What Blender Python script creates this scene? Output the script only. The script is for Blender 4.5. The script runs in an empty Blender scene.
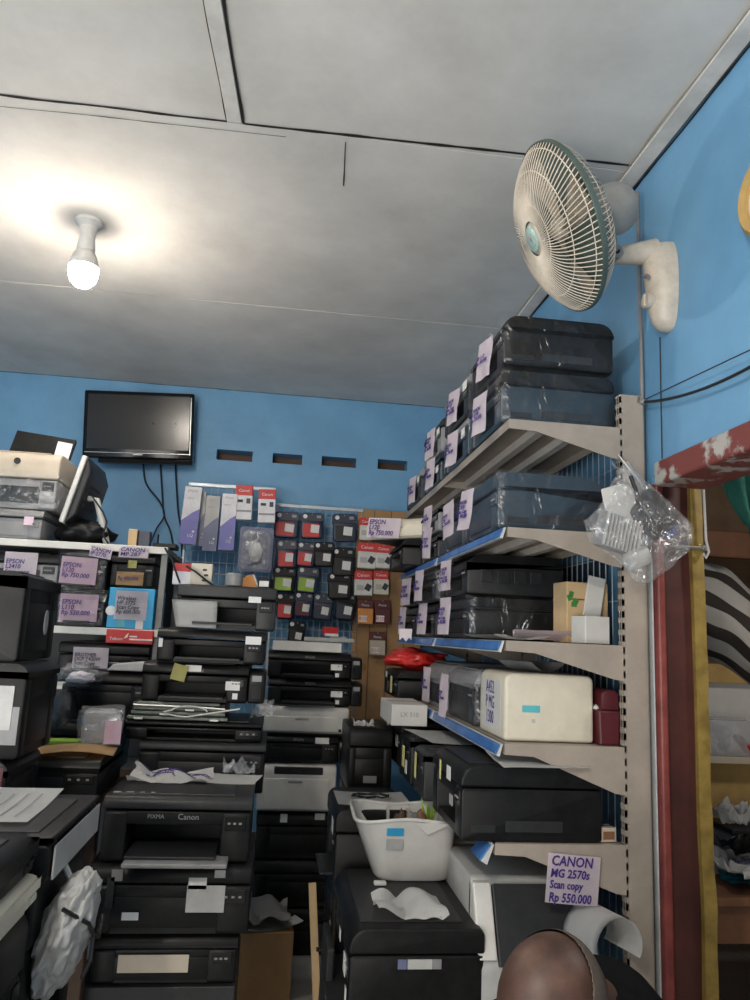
import bpy, bmesh, math, random
from mathutils import Vector, Matrix, Euler, noise
random.seed(7)
PI = math.pi
C = bpy.context.scene.collection
V = Vector

# ------------------------------------------------------------------ camera
F = 750.0
cy_ = V((-98, -132, -750)).normalized()
cz_ = V((196, 4260, -750)); cz_ = (cz_ - cy_ * cz_.dot(cy_)).normalized()
cx_ = cy_.cross(cz_)
R = Matrix((cx_, cy_, cz_))            # camera -> world
EYE = V((0, 0, 1.55))
def ray(px, py): return R @ V((px - 375, 500 - py, -F))
def at(px, py, Y):                     # the point seen at a pixel, at depth Y
    d = ray(px, py); return EYE + d * (Y / d.y)
def atX(px, py, X):
    d = ray(px, py); return EYE + d * (X / d.x)
def atZ(px, py, Z):
    d = ray(px, py); return EYE + d * ((Z - EYE.z) / d.z)
cam = bpy.data.objects.new('camera', bpy.data.cameras.new('camera'))
C.objects.link(cam)
cam.data.sensor_fit = 'VERTICAL'; cam.data.sensor_height = 36; cam.data.lens = 27
cam.data.clip_start = 0.02
cam.matrix_world = Matrix.Translation(EYE) @ R.to_4x4()
bpy.context.scene.camera = cam

# ------------------------------------------------------------------ materials
def mat(name, col, rough=.5, metal=0., var=.12, scale=14., bump=0., spec=.5, col2=None, lo=.35, hi=.7, coat=0.):
    m = bpy.data.materials.new(name); m.use_nodes = True
    nt = m.node_tree; b = nt.nodes['Principled BSDF']
    b.inputs['Roughness'].default_value = rough; b.inputs['Metallic'].default_value = metal
    b.inputs['Specular IOR Level'].default_value = spec
    if coat: b.inputs['Coat Weight'].default_value = coat
    tc = nt.nodes.new('ShaderNodeTexCoord'); nz = nt.nodes.new('ShaderNodeTexNoise')
    nz.inputs['Scale'].default_value = scale; nz.inputs['Detail'].default_value = 6
    nz.inputs['Roughness'].default_value = .65
    nt.links.new(tc.outputs['Object'], nz.inputs['Vector'])
    cr = nt.nodes.new('ShaderNodeValToRGB')
    cr.color_ramp.elements[0].position = lo; cr.color_ramp.elements[1].position = hi
    a = [c * (1 - var) for c in col]; c2 = col2 or [min(1, c * (1 + var)) for c in col]
    cr.color_ramp.elements[0].color = (*a, 1); cr.color_ramp.elements[1].color = (*c2, 1)
    nt.links.new(nz.outputs['Fac'], cr.inputs['Fac']); nt.links.new(cr.outputs['Color'], b.inputs['Base Color'])
    if bump:
        bp = nt.nodes.new('ShaderNodeBump'); bp.inputs['Strength'].default_value = bump; bp.inputs['Distance'].default_value = .01
        nt.links.new(nz.outputs['Fac'], bp.inputs['Height']); nt.links.new(bp.outputs['Normal'], b.inputs['Normal'])
    return m
def film(name, tint=(1, 1, 1), amount=.22, scale=9., haze=.06, rough=.12):
    m = bpy.data.materials.new(name); m.use_nodes = True; nt = m.node_tree
    nt.nodes.clear(); out = nt.nodes.new('ShaderNodeOutputMaterial')
    tr = nt.nodes.new('ShaderNodeBsdfTransparent'); tr.inputs[0].default_value = (*tint, 1)
    gl = nt.nodes.new('ShaderNodeBsdfGlossy'); gl.inputs['Roughness'].default_value = rough; gl.inputs[0].default_value = (.9, .92, .95, 1)
    df = nt.nodes.new('ShaderNodeBsdfDiffuse'); df.inputs[0].default_value = (.75, .76, .78, 1)
    tc = nt.nodes.new('ShaderNodeTexCoord'); nz = nt.nodes.new('ShaderNodeTexNoise')
    nz.inputs['Scale'].default_value = scale; nz.inputs['Detail'].default_value = 3; nz.inputs['Distortion'].default_value = 1.2
    nt.links.new(tc.outputs['Object'], nz.inputs['Vector'])
    bp = nt.nodes.new('ShaderNodeBump'); bp.inputs['Strength'].default_value = .9; bp.inputs['Distance'].default_value = .03
    nt.links.new(nz.outputs['Fac'], bp.inputs['Height']); nt.links.new(bp.outputs['Normal'], gl.inputs['Normal'])
    m1 = nt.nodes.new('ShaderNodeMixShader'); m2 = nt.nodes.new('ShaderNodeMixShader')
    m1.inputs[0].default_value = haze; m2.inputs[0].default_value = amount
    nt.links.new(tr.outputs[0], m1.inputs[1]); nt.links.new(df.outputs[0], m1.inputs[2])
    nt.links.new(m1.outputs[0], m2.inputs[1]); nt.links.new(gl.outputs[0], m2.inputs[2])
    nt.links.new(m2.outputs[0], out.inputs[0])
    return m
def emit(name, col, s):
    m = bpy.data.materials.new(name); m.use_nodes = True; nt = m.node_tree; b = nt.nodes['Principled BSDF']
    b.inputs['Base Color'].default_value = (*col, 1); b.inputs['Emission Color'].default_value = (*col, 1); b.inputs['Emission Strength'].default_value = s
    return m
M = dict(
    black=mat('black_plastic', (.008, .0083, .009), .42, var=.35, scale=22, col2=(.012, .0123, .013), spec=.25),
    gloss=mat('gloss_black_plastic', (.007, .0075, .0085), .16, var=.2, spec=.3),
    char=mat('charcoal_plastic', (.022, .023, .025), .45, var=.2, scale=30, spec=.35),
    teal=mat('dark_slate_plastic', (.022, .036, .05), .33, var=.2),
    grey=mat('grey_plastic', (.22, .22, .225), .45),
    lgrey=mat('light_grey_plastic', (.42, .42, .41), .45),
    white=mat('white_plastic', (.62, .61, .58), .4, var=.06),
    cream=mat('cream_plastic', (.62, .57, .46), .42, var=.07),
    beige=mat('beige_plastic', (.5, .43, .34), .42, var=.07),
    silver=mat('silver_plastic', (.45, .46, .47), .3, metal=.6),
    dark=mat('dark_recess', (.008, .008, .009), .6),
    paper=mat('white_paper', (.72, .72, .71), .8, var=.04, scale=30),
    tag=mat('pink_white_paper', (.86, .77, .83), .8, var=.04, scale=20),
    pinktag=mat('pink_paper', (.80, .60, .70), .8, var=.05),
    yellow=mat('yellow_paper', (.66, .62, .25), .8, var=.05),
    orange=mat('manila_paper', (.62, .40, .2), .8, var=.08),
    ink=mat('purple_ink', (.05, .02, .2), .6), inkblack=mat('black_ink', (.03, .03, .045), .6),
    inkgrey=mat('printed_grey', (.3, .3, .31), .6), inkwhite=mat('printed_white', (.75, .75, .75), .6),
    rack=mat('rack_paint', (.33, .285, .24), .5, var=.14, scale=7, bump=.05),
    rackhi=mat('rack_underside', (.50, .46, .41), .5, var=.1, scale=9),
    rail=mat('blue_price_strip', (.03, .13, .42), .35, var=.3, scale=10, col2=(.07, .22, .55)),
    railw=mat('strip_edge', (.5, .52, .52), .5),
    wire=mat('wire_zinc', (.45, .5, .54), .4, metal=.4),
    shelfw=mat('shelf_white_edge', (.66, .65, .6), .5, var=.1),
    shelfd=mat('shelf_gap_dark', (.05, .05, .055), .6), shelfg=mat('shelf_board', (.24, .24, .23), .55),
    bluewall=mat('blue_wall_paint', (.145, .345, .56), .55, var=.1, scale=2.2, bump=.03, col2=(.175, .395, .62)),
    ceil=mat('ceiling_board', (.68, .645, .60), .85, var=.16, scale=1.6, col2=(.76, .73, .685), lo=.3, hi=.65, bump=.02),
    seam=mat('ceiling_gap', (.05, .045, .04), .9), batten=mat('ceiling_batten', (.66, .63, .59), .75, var=.18, scale=6),
    tile=mat('floor_tile', (.42, .41, .38), .35, var=.08, scale=6),
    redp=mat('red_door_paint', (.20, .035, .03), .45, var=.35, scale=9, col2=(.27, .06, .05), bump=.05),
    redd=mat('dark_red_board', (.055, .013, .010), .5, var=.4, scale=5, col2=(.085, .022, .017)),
    chip=mat('chipped_paint', (.20, .045, .04), .6, var=.1, scale=6, col2=(.42, .40, .37), lo=.55, hi=.6),
    yel=mat('yellow_post_paint', (.24, .155, .03), .5, var=.4, scale=11, col2=(.33, .23, .055), bump=.08),
    wood=mat('brown_wood', (.20, .09, .045), .5, var=.25, scale=5), ply=mat('pale_cardboard', (.56, .40, .22), .75, var=.1),
    kraft=mat('brown_cardboard', (.38, .22, .1), .8, var=.1),
    fanw=mat('fan_cream', (.55, .49, .41), .4, var=.16, scale=18), fanwire=mat('fan_wire', (.66, .58, .48), .45),
    fangreen=mat('fan_rim_green', (.07, .10, .085), .45), fanblade=mat('fan_blade', (.62, .54, .43), .35, var=.2),
    fanback=mat('fan_motor_shell', (.27, .265, .25), .45, var=.2, scale=10), badge=mat('fan_badge', (.36, .52, .47), .35),
    red=mat('red_film', (.62, .03, .025), .3, var=.25, scale=12), redb=mat('red_print', (.55, .03, .03), .45),
    blueb=mat('cyan_box_print', (.03, .36, .65), .45, var=.1), navy=mat('navy_print', (.014, .02, .05), .4),
    green=mat('green_print', (.30, .48, .05), .45), purple=mat('purple_print', (.12, .12, .42), .4),
    maroon=mat('maroon_print', (.085, .01, .015), .45), cyan=mat('cyan_print', (.1, .45, .5), .45), orangep=mat('orange_print', (.65, .25, .05), .45),
    metal=mat('bare_metal', (.5, .5, .48), .3, metal=.8), pcb=mat('mechanism_green', (.16, .19, .15), .4, var=.4, scale=40),
    leaf=mat('leaf_green', (.06, .22, .05), .5), screen=mat('tv_screen', (.012, .012, .014), .22),
    cable=mat('black_cable', (.012, .012, .013), .45), bluecable=mat('blue_cable', (.05, .12, .35), .45),
    wrap=film('clear_wrap', amount=.045, haze=.008, rough=.22), bag=film('clear_bag', amount=.10, scale=14, haze=.10, rough=.2), tub=film('cloudy_tub', amount=.12, haze=.35),
    whitebag=mat('white_bag_plastic', (.40, .40, .39), .35, var=.08), socket=mat('lamp_holder', (.7, .68, .64), .5),
    bulb=emit('lit_bulb', (1., .90, .78), 205.),
    skin=mat('brown_skin', (.07, .034, .024), .5, var=.3, scale=18, col2=(.115, .057, .038), bump=.04), shirt=mat('black_shirt', (.005, .005, .006), .9, bump=.1, scale=60, spec=.1),
    hair=mat('cropped_grey_hair', (.10, .075, .06), .8, var=.3, scale=120), trouser=mat('dark_trousers', (.03, .03, .04), .85),
    clothg=mat('green_cloth', (.04, .20, .15), .8), sw=mat('stripe_white', (.55, .53, .49), .8), brownw=mat('next_room_wall', (.24, .15, .09), .8, var=.25, scale=3),
    wooddk=mat('dark_wood', (.07, .035, .02), .6), ochre=mat('ochre_board', (.45, .29, .10), .6), tealb=mat('teal_cover', (.02, .25, .32), .5),
)

# ------------------------------------------------------------------ mesh helpers
class MB:
    def __init__(s): s.b = bmesh.new()
    def _merge(s, t, mtx=None):
        if mtx is not None: bmesh.ops.transform(t, matrix=mtx, verts=t.verts)
        me = bpy.data.meshes.new('tmp'); t.to_mesh(me); t.free(); s.b.from_mesh(me); bpy.data.meshes.remove(me); return s
    def box(s, c, d, bev=0., seg=2, rot=None):
        t = bmesh.new(); bmesh.ops.create_cube(t, size=1)
        bmesh.ops.scale(t, vec=d, verts=t.verts)
        if bev: bmesh.ops.bevel(t, geom=t.edges[:] + t.verts[:], offset=min(bev, min(d) * .49), segments=seg, profile=.5, affect='EDGES')
        m = Matrix.Translation(c)
        if rot: m = m @ Euler(rot).to_matrix().to_4x4()
        return s._merge(t, m)
    def span(s, lo, hi, bev=0., seg=2):
        return s.box([(a + b) / 2 for a, b in zip(lo, hi)], [max(1e-4, abs(b - a)) for a, b in zip(lo, hi)], bev, seg)
    def prism(s, pts, axis, lo, hi, bev=0., seg=2):   # profile in the two other axes, extruded along axis
        t = bmesh.new()
        def mk(p, k):
            return {0: (k, p[0], p[1]), 1: (p[0], k, p[1]), 2: (p[0], p[1], k)}[axis]
        va = [t.verts.new(mk(p, lo)) for p in pts]; vb = [t.verts.new(mk(p, hi)) for p in pts]
        fa = t.faces.new(va); fb = t.faces.new(vb[::-1]); n = len(pts)
        for i in range(n): t.faces.new((va[i], vb[i], vb[(i + 1) % n], va[(i + 1) % n]))
        bmesh.ops.recalc_face_normals(t, faces=t.faces)
        if bev: bmesh.ops.bevel(t, geom=list({e for f in (fa, fb) for e in f.edges}), offset=bev, segments=seg, profile=.5, affect='EDGES', clamp_overlap=True)
        return s._merge(t)
    def tube(s, pts, r, n=8, closed=False, smooth=True):
        pts = [V(p) for p in pts]
        t = bmesh.new(); rings = []; N = len(pts); up = None
        for i, p in enumerate(pts):
            a = pts[(i - 1) % N] if (closed or i > 0) else p; b = pts[(i + 1) % N] if (closed or i < N - 1) else p
            d = (b - a)
            d = d.normalized() if d.length > 1e-9 else V((0, 0, 1))
            if up is None: up = d.orthogonal().normalized()
            else:
                up = up - d * up.dot(d); up = up.normalized() if up.length > 1e-6 else d.orthogonal().normalized()
            q = d.cross(up); rr = r[i] if isinstance(r, (list, tuple)) else r
            rings.append([t.verts.new(p + (up * math.cos(2 * PI * k / n) + q * math.sin(2 * PI * k / n)) * rr) for k in range(n)])
        for i in range(N if closed else N - 1):
            A, B = rings[i], rings[(i + 1) % N]
            for k in range(n): t.faces.new((A[k], A[(k + 1) % n], B[(k + 1) % n], B[k]))
        if not closed: t.faces.new(rings[0][::-1]); t.faces.new(rings[-1])
        bmesh.ops.recalc_face_normals(t, faces=t.faces)
        return s._merge(t)
    def lathe(s, prof, n=32, mtx=None):               # (r, z) profile about local Z
        t = bmesh.new(); rings = []
        for r, z in prof: rings.append([t.verts.new((r * math.cos(2 * PI * k / n), r * math.sin(2 * PI * k / n), z)) for k in range(n)])
        for A, B in zip(rings, rings[1:]):
            for k in range(n): t.faces.new((A[k], A[(k + 1) % n], B[(k + 1) % n], B[k]))
        if prof[0][0] > 1e-5: t.faces.new(rings[0][::-1])
        if prof[-1][0] > 1e-5: t.faces.new(rings[-1])
        bmesh.ops.remove_doubles(t, verts=t.verts, dist=1e-6); bmesh.ops.recalc_face_normals(t, faces=t.faces)
        return s._merge(t, mtx)
    def sheet(s, fn, nu=10, nv=10, thick=0.):          # fn(u, v) -> point
        t = bmesh.new(); g = [[t.verts.new(fn(i / nu, j / nv)) for j in range(nv + 1)] for i in range(nu + 1)]
        for i in range(nu):
            for j in range(nv): t.faces.new((g[i][j], g[i + 1][j], g[i + 1][j + 1], g[i][j + 1]))
        if thick: bmesh.ops.solidify(t, geom=t.faces[:], thickness=thick)
        return s._merge(t)
    def build(s, name, m, parent=None, loc=None, rot=None, smooth=None):
        me = bpy.data.meshes.new(name); s.b.to_mesh(me); s.b.free()
        for k in (m if isinstance(m, list) else [m]): me.materials.append(M[k] if isinstance(k, str) else k)
        o = bpy.data.objects.new(name, me); C.objects.link(o)
        if parent: o.parent = parent
        if loc is not None: o.location = loc
        if rot is not None: o.rotation_euler = rot
        if smooth is not None:
            me.polygons.foreach_set('use_smooth', [True] * len(me.polygons)); me.set_sharp_from_angle(angle=smooth)
        return o
SM = math.radians(40)
def tag(o, label, cat, group=None):
    o['label'] = label; o['category'] = cat
    if group: o['group'] = group
    return o
def thing(name, label, cat, loc=(0, 0, 0), rz=0., group=None, rot=None):
    o = bpy.data.objects.new(name, None); o.empty_display_size = .05; C.objects.link(o)
    o.location = loc; o.rotation_euler = rot or (0, 0, rz); return tag(o, label, cat, group)
def struct(name, mb, m, **k):
    o = mb.build(name, m, **k); o['kind'] = 'structure'; return o
def text(body, size, m, parent, loc, rot=(PI / 2, 0, 0), name='lettering', align='CENTER', shear=0., sx=1., sp=1.):
    cu = bpy.data.curves.new(name, 'FONT'); cu.body = body; cu.size = size; cu.align_x = align; cu.align_y = 'CENTER'
    cu.shear = shear; cu.space_line = .82; cu.extrude = .0004; cu.resolution_u = 2; cu.space_character = sp
    cu.materials.append(M[m]); o = bpy.data.objects.new(name, cu); C.objects.link(o); o.parent = parent
    o.location = loc; o.rotation_euler = rot; o.scale = (sx, 1, 1); return o
def price_tag(parent, loc, w, h, body, tilt=0., rx=0., rz=0., m='tag', inkm='ink', size=None, name='price_tag'):
    """a hand-lettered sheet facing local -Y; a part of PARENT"""
    s = random.random() * 9
    o = MB().sheet(lambda u, v: V(((u - .5) * w, -.0012 + .006 * (noise.noise(V((u * 2 + s, v * 2, s)))), (v - .5) * h)), 6, 5, .0006).build(name, m, parent, loc, (rx, tilt, rz))
    if body:
        n = body.count('\n') + 1; L = max(len(k) for k in body.split('\n'))
        sz = size or min(h / n * 1.02, w / L * 1.75)
        t = text(body, sz, inkm, o, (-w * .44, -.0085, 0), name='handwriting', align='LEFT', shear=.12, sx=min(1.15, w * .9 / (L * sz * .55)))
        t.data.offset = sz * .012
    return o
def sticker(parent, lo, hi, m='paper', name='sticker'):
    return MB().span(lo, hi).build(name, m, parent)
def rprof(a0, a1, b0, b1, r00=.0, r10=.0, r11=.0, r01=.0, n=5):
    """rounded rectangle profile, radii at (a0,b0) (a1,b0) (a1,b1) (a0,b1)"""
    out = []
    for (a, b, r, s) in ((a0, b0, r00, 180), (a1, b0, r10, 270), (a1, b1, r11, 0), (a0, b1, r01, 90)):
        if r <= 0: out.append((a, b)); continue
        ca = a + (r if a == a0 else -r); cb = b + (r if b == b0 else -r)
        for k in range(n + 1):
            t = math.radians(s + 90 * k / n); out.append((ca + r * math.cos(t), cb + r * math.sin(t)))
    return out
def wrap(root, w, d, h, pad=.010, name='plastic_wrap', m='wrap', seed=0, z0=.003, amp=.009):
    """creased film drawn around a box"""
    t = bmesh.new(); bmesh.ops.create_cube(t, size=1)
    bmesh.ops.subdivide_edges(t, edges=t.edges[:], cuts=9, use_grid_fill=True)
    for v in t.verts:
        p = v.co.copy()
        q = V((p.x * (w + 2 * pad), p.y * (d + 2 * pad), z0 + (p.z + .5) * (h + pad - z0)))
        nn = noise.noise_vector(V((q.x * 9 + seed * 3.1, q.y * 9, q.z * 14)))
        q += nn * amp; q.z = max(z0, q.z); v.co = q
    return MB()._merge(t).build(name, m, root, smooth=PI)

# ------------------------------------------------------------------ printers
def printer(label, w, d, h, loc, rz=0., name='inkjet_printer', bm='black', lm=None, tank=False, tray=True, open_slot=True, split=.7,
            rf=.035, rr=.03, rt=.03, logo=None, logom='inkgrey', group=None, panel='gloss', tags=(), stickers=(), wrapped=False, buttons=3, rot=None, tanks=False, side_plate=False, slotm='dark'):
    """all-in-one inkjet: body with a front slot, scanner lid, tray, control panel; front faces local -Y, base on z = 0"""
    root = thing(name, label, 'printer', loc, rz, group, rot)
    lm = lm or bm
    zs = h * split; y0, y1 = -d / 2, d / 2; x0, x1 = -w / 2, w / 2
    sl, sr = x0 + w * .16, x1 - w * .2            # slot edges
    zb, zt = h * .12, zs * .72; dep = d * .4
    b = MB()
    P = lambda lo, hi: rprof(y0, y1, lo, hi, .012, .012, .006, .012)
    b.prism(P(0, zs), 0, x0, sl, .008); b.prism(P(0, zs), 0, sr, x1, .008)
    b.span((sl - .01, y0 + dep, .004), (sr + .01, y1 - .004, zs - .002))
    b.span((sl - .006, y0 + .006, 0.002), (sr + .006, y0 + dep + .01, zb)); b.span((sl - .006, y0 + .004, zt), (sr + .006, y0 + dep + .01, zs - .002), .004)
    b.build('body', bm, root, smooth=SM)
    if not open_slot:
        MB().span((sl - .004, y0 + .001, zb - .004), (sr + .004, y0 + .012, zt + .004), .003).build('front_door', panel, root, smooth=SM)
    else:
        MB().span((sl + .002, y0 + dep - .003, zb), (sr - .002, y0 + dep - .001, zt)).build('slot_back', slotm, root)
    MB().prism(rprof(y0 - .004, y1 + .002, zs + .004, h, .006, .006, rr, rf), 0, x0 - .002, x1 + .002, .01, 3).build('scanner_lid', lm, root, smooth=SM)
    MB().prism(rprof(y0 + .03, y1 - .05, h - .0005, h + .003, 0, 0, .002, .002, 2), 0, x0 + .03, x1 - .05, .002).build('lid_inset', 'char' if lm in ('black', 'gloss', 'teal') else lm, root)
    if tray and open_slot:
        MB().span((sl + .008, y0 - .045, zb - .002), (sr - .008, y0 + dep - .01, zb + .006), .002).build('paper_tray', 'char' if bm != 'white' else 'lgrey', root)
    cp = MB().span((sr + .012, y0 - .004, zt - .012), (x1 - .012, y0 + .006, zs - .01), .002).build('control_panel', panel, root)
    for k in range(buttons):
        bx = sr + .022 + (x1 - sr - .05) * (k / max(1, buttons - 1))
        MB().box((bx, y0 - .005, (zt + zs) / 2 - .011), (.009, .004, .006), .0015).build('button', 'grey', cp)
    if logo:
        text(logo, min(.026, h * .13), logom, root, (0, y0 - .0048 - .0002, (zs + h) / 2 - .004 if h - zs > .03 else (zt + zs) / 2))
    if tank:
        tw = .062
        tk = MB().prism(rprof(y0 + .015, y1 - .12, 0, h * .86, .01, .01, .02, .025), 0, x1 + .002, x1 + tw, .008, 3).build('ink_tank', bm, root, smooth=SM)
        MB().span((x1 + .012, y0 + .0125, h * .12), (x1 + tw - .012, y0 + .016, h * .5), .002).build('tank_window', 'gloss', tk)
        MB().span((x1 + .014, y0 + .0122, h * .58), (x1 + tw - .014, y0 + .016, h * .74), .001).build('tank_label', 'inkgrey', tk)
    if tanks:                                       # four little tank windows in the near side
        for k in range(4):
            yy = y0 + .05 + k * .062
            MB().span((x1 - .001, yy, h * .3), (x1 + .004, yy + .045, h * .62), .002).build('tank_window', 'char', root)
    if side_plate:
        MB().span((x1 - .001, y0 + .03, h * .12), (x1 + .0025, y0 + .10, h * .22), .001).build('grip_plate', 'char', root)
        MB().span((x1 - .001, y0 + .13, h * .13), (x1 + .0025, y0 + .30, h * .28), .001).build('grip_plate', 'char', root)
    for (sx, sz, sw, sh, m) in stickers:            # on the front
        MB().span((sx - sw / 2, y0 - .0062, sz - sh / 2), (sx + sw / 2, y0 - .0045, sz + sh / 2)).build('sticker', m, root)
    for t in tags:
        if wrapped: t = dict(t, loc=(t['loc'][0], t['loc'][1] - .022, t['loc'][2]))
        price_tag(root, **t)
    if wrapped: wrap(root, w, d, h, seed=random.random() * 20)
    return root
def laser(label, w, d, h, loc, rz=0., bm='white', slot=False, group=None, led=True, stickers=(), tags=(), curve=.05, logo=None, rec=True, name='laser_printer'):
    """laser printer: rounded body, front cassette door, top output recess"""
    root = thing(name, label, 'printer', loc, rz, group)
    y0, y1 = -d / 2, d / 2; x0, x1 = -w / 2, w / 2
    MB().prism(rprof(y0, y1, .006, h, .015, .01, .03, curve, 7), 0, x0, x1, .014, 3).build('body', bm, root, smooth=SM)
    MB().span((x0 + .02, y0 + .02, 0), (x1 - .02, y1 - .02, .01)).build('base', 'char', root)
    if rec:
        MB().prism([(y0 + .09, h + .001), (y1 - .1, h + .001), (y1 - .12, h + .004), (y0 + .09, h + .002)], 0, x0 + .06, x1 - .06).build('output_tray', 'lgrey' if bm == 'white' else 'char', root)
        MB().prism(rprof(y0 + curve + .01, y0 + curve + .1, h - .001, h + .006, 0, 0, .002, .004, 2), 0, x0 + .09, x1 - .07, .003).build('paper_stop', 'lgrey', root)
    dz = h * (.66 if not slot else .7)
    dr = MB().prism(rprof(y0 - .005, y0 + .02, .014, dz, .006, 0, 0, .006, 3), 0, x0 + .035, x1 - (.055 if not slot else .035), .004).build('front_door', bm, root, smooth=SM)
    MB().box((-.01, y0 - .006, dz - .012), (.07, .006, .01), .002).build('door_grip', 'lgrey', dr)
    if slot:
        MB().span((x0 + .08, y0 - .0015, h * .78), (x1 - .07, y0 + .02, h * .93), .003).build('output_slot', 'dark', root)
        MB().span((x0 + .17, y0 - .003, h * .80), (x0 + .22, y0, h * .86), .001).build('roller', 'char', root)
    if led: MB().box((x1 - .045, y0 - .0022, h * .18), (.014, .004, .014), .002).build('power_button', 'dark', root)
    if logo: text(logo, .022, 'inkgrey', root, (0, y0 - .0066, h * .36))
    for (sx, sz, sw, sh, m) in stickers:
        MB().span((sx - sw / 2, y0 - .0072, sz - sh / 2), (sx + sw / 2, y0 - .0045, sz + sh / 2)).build('sticker', m, root)
    for t in tags: price_tag(root, **t)
    return root
def carton(label, w, d, h, loc, rz=0., m='kraft', name='cardboard_box', group=None, rot=None, cat='box'):
    root = thing(name, label, cat, loc, rz, group, rot)
    MB().box((0, 0, h / 2), (w, d, h), .003).build('carton', m, root)
    MB().span((-w / 2 + .002, -.002, h - .0005), (w / 2 - .002, .002, h + .001)).build('lid_seam', 'dark', root)
    return root
def crumple(name, label, cat, m, loc, sx, sy, sz, seed, group=None, nu=14, rz=0., freq=3.2, scrib=False):
    """a loosely crumpled sheet lying on something"""
    def fn(u, v):
        p = V(((u - .5) * sx, (v - .5) * sy, 0)); q = V((u * freq + seed, v * freq, seed))
        r = noise.noise_vector(q); edge = 1.
        return p + V((r.x * sx * .1, r.y * sy * .1, abs(r.z) * sz * 1.6 + .001))
    o = MB().sheet(fn, nu, nu, .0008).build(name, m, None, loc, (0, 0, rz))
    if scrib:
        rn = random.Random(seed); b = MB()
        for k in range(7):
            u0, v0 = rn.uniform(.15, .6), rn.uniform(.2, .8); a0 = rn.uniform(0, 6)
            b.tube([fn(min(.97, max(.03, u0 + .05 * q + .09 * math.sin(a0 + q * 1.1))), min(.97, max(.03, v0 + .12 * math.cos(a0 + q * 1.3)))) + V((0, 0, .003)) for q in range(9)], .0013, 5)
        b.build('scribble', 'ink', o)
    return tag(o, label, cat, group)
def sheetpaper(label, w, l, loc, rz=0., bend=.01, m='paper', name='paper_sheet', rot=None, group=None, cat='paper', lines=0):
    root = thing(name, label, cat, loc, rz, group, rot)
    s = random.random() * 10
    f = lambda u, v: V(((u - .5) * w, (v - .5) * l, .001 + bend * (u - .5) ** 2 * 4 + .004 * abs(noise.noise(V((u * 2, v * 2, s))))))
    MB().sheet(f, 10, 10, .0006).build('page', m, root)
    if lines:
        b = MB()
        for k in range(lines):
            v = .15 + .7 * k / max(1, lines - 1); b.sheet(lambda uu, vv: f(.12 + .7 * uu, v + vv * .02) + V((0, 0, .0016)), 8, 1)
        b.build('printing', 'inkgrey', root)
    return root

# ================================================================== the setting
XW, YB, ZC = 1.15, 5.03, 3.168
XL, YF = -2.7, -1.2
struct('floor', MB().span((XL, YF, -.05), (5.2, YB + .1, 0)), 'tile')
tl = MB()
for k in range(16): tl.span((-2.7 + k * .4 - .0015 + .02, YF, 0), (-2.7 + k * .4 + .0015 + .02, YB, .0006))
for k in range(16): tl.span((XL, YF + .15 + k * .4 - .0015, 0), (XW, YF + .15 + k * .4 + .0015, .0006))
struct('floor_grout', tl, 'shelfg')
# back wall with four ventilation slots cut through it
slots = []
for px0, px1, py0, py1 in ((217, 252, 449, 462), (273, 302, 453, 465), (322, 356, 456, 468), (378, 407, 459, 471)):
    a, b = at(px0, py0, YB), at(px1, py1, YB); slots.append((a.x, b.x, b.z, a.z))
zlo = min(s[2] for s in slots) - .001; zhi = max(s[3] for s in slots) + .001
w = MB(); w.span((XL, YB, 0), (XW + .16, YB + .12, zlo)); w.span((XL, YB, zhi), (XW + .16, YB + .12, ZC + .1))
xs = XL
for (a, b, c, d) in slots:
    w.span((xs, YB, zlo), (a, YB + .12, zhi)); w.span((a, YB, zlo), (b, YB + .12, c)); w.span((a, YB, d), (b, YB + .12, zhi)); xs = b
w.span((xs, YB, zlo), (XW + .16, YB + .12, zhi))
struct('wall_back', w, 'bluewall')
sb = MB(); sb.span((XL, YB + .12, zlo - .1), (XW, YB + .16, zhi + .1)); struct('wall_back_outer', sb, 'wooddk')  # dark board closing the slots so their insides stay dark
# right wall with the doorway (red reveal) through it
YD = 2.205
w = MB(); w.span((XW, YD, 0), (XW + .13, YB, ZC + .1)); w.span((XW, YF, 2.09), (XW + .13, YD, ZC + .1)); w.span((XW, YF, 0), (XW + .13, .35, 2.09))
struct('wall_right', w, 'bluewall')
w = MB(); w.span((XL - .1, YF, 0), (XL, YB, ZC + .1)); struct('wall_left', w, 'bluewall')
# ceiling boards
cb = MB()
ysm = (2.225, 3.61)
ye = (YF,) + ysm + (YB + .1,)
for j in range(3):
    for (xa, xb) in (((XL, -.245), (-.245, 1.6)) if j == 0 else ((XL, 1.6),)):
        cb.span((xa + .0015, ye[j] + .0025, ZC), (xb - .0015, ye[j + 1] - .0025, ZC + .012), .001)
cb.span((XL, YF, ZC + .03), (1.6, YB + .1, ZC + .08))
struct('ceiling', cb, 'ceil')
def jag(name, pts, wd, m, z=ZC, seed=0., th=.003):
    """ragged strip along a line on the ceiling"""
    a, b = V(pts[0]), V(pts[1]); d = (b - a); n = V((-d.y, d.x)).normalized(); N = max(8, int(d.length / .03))
    def fn(u, v):
        p = a + d * u; k = wd * (.55 + .9 * abs(noise.noise(V((u * d.length * 7, seed, 0)))))
        p = p + n * ((v - .5) * k + .006 * noise.noise(V((u * d.length * 3, seed + 5, 0))))
        return V((p.x, p.y, z - .0015 - th * v * (1 - v)))
    return struct(name, MB().sheet(fn, N, 2, .001), m)
jag('trim_1', ((XL, 2.235), (-.27, 2.222)), .016, 'seam', seed=1); jag('trim_2', ((-.215, 2.222), (1.1, 2.19)), .017, 'seam', seed=2)
jag('trim_3', ((XL, 3.64), (1.1, 3.575)), .007, 'batten', seed=3, th=.006); jag('trim_4', ((.118, 2.25), (.132, 2.50)), .006, 'seam', seed=4)
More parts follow.
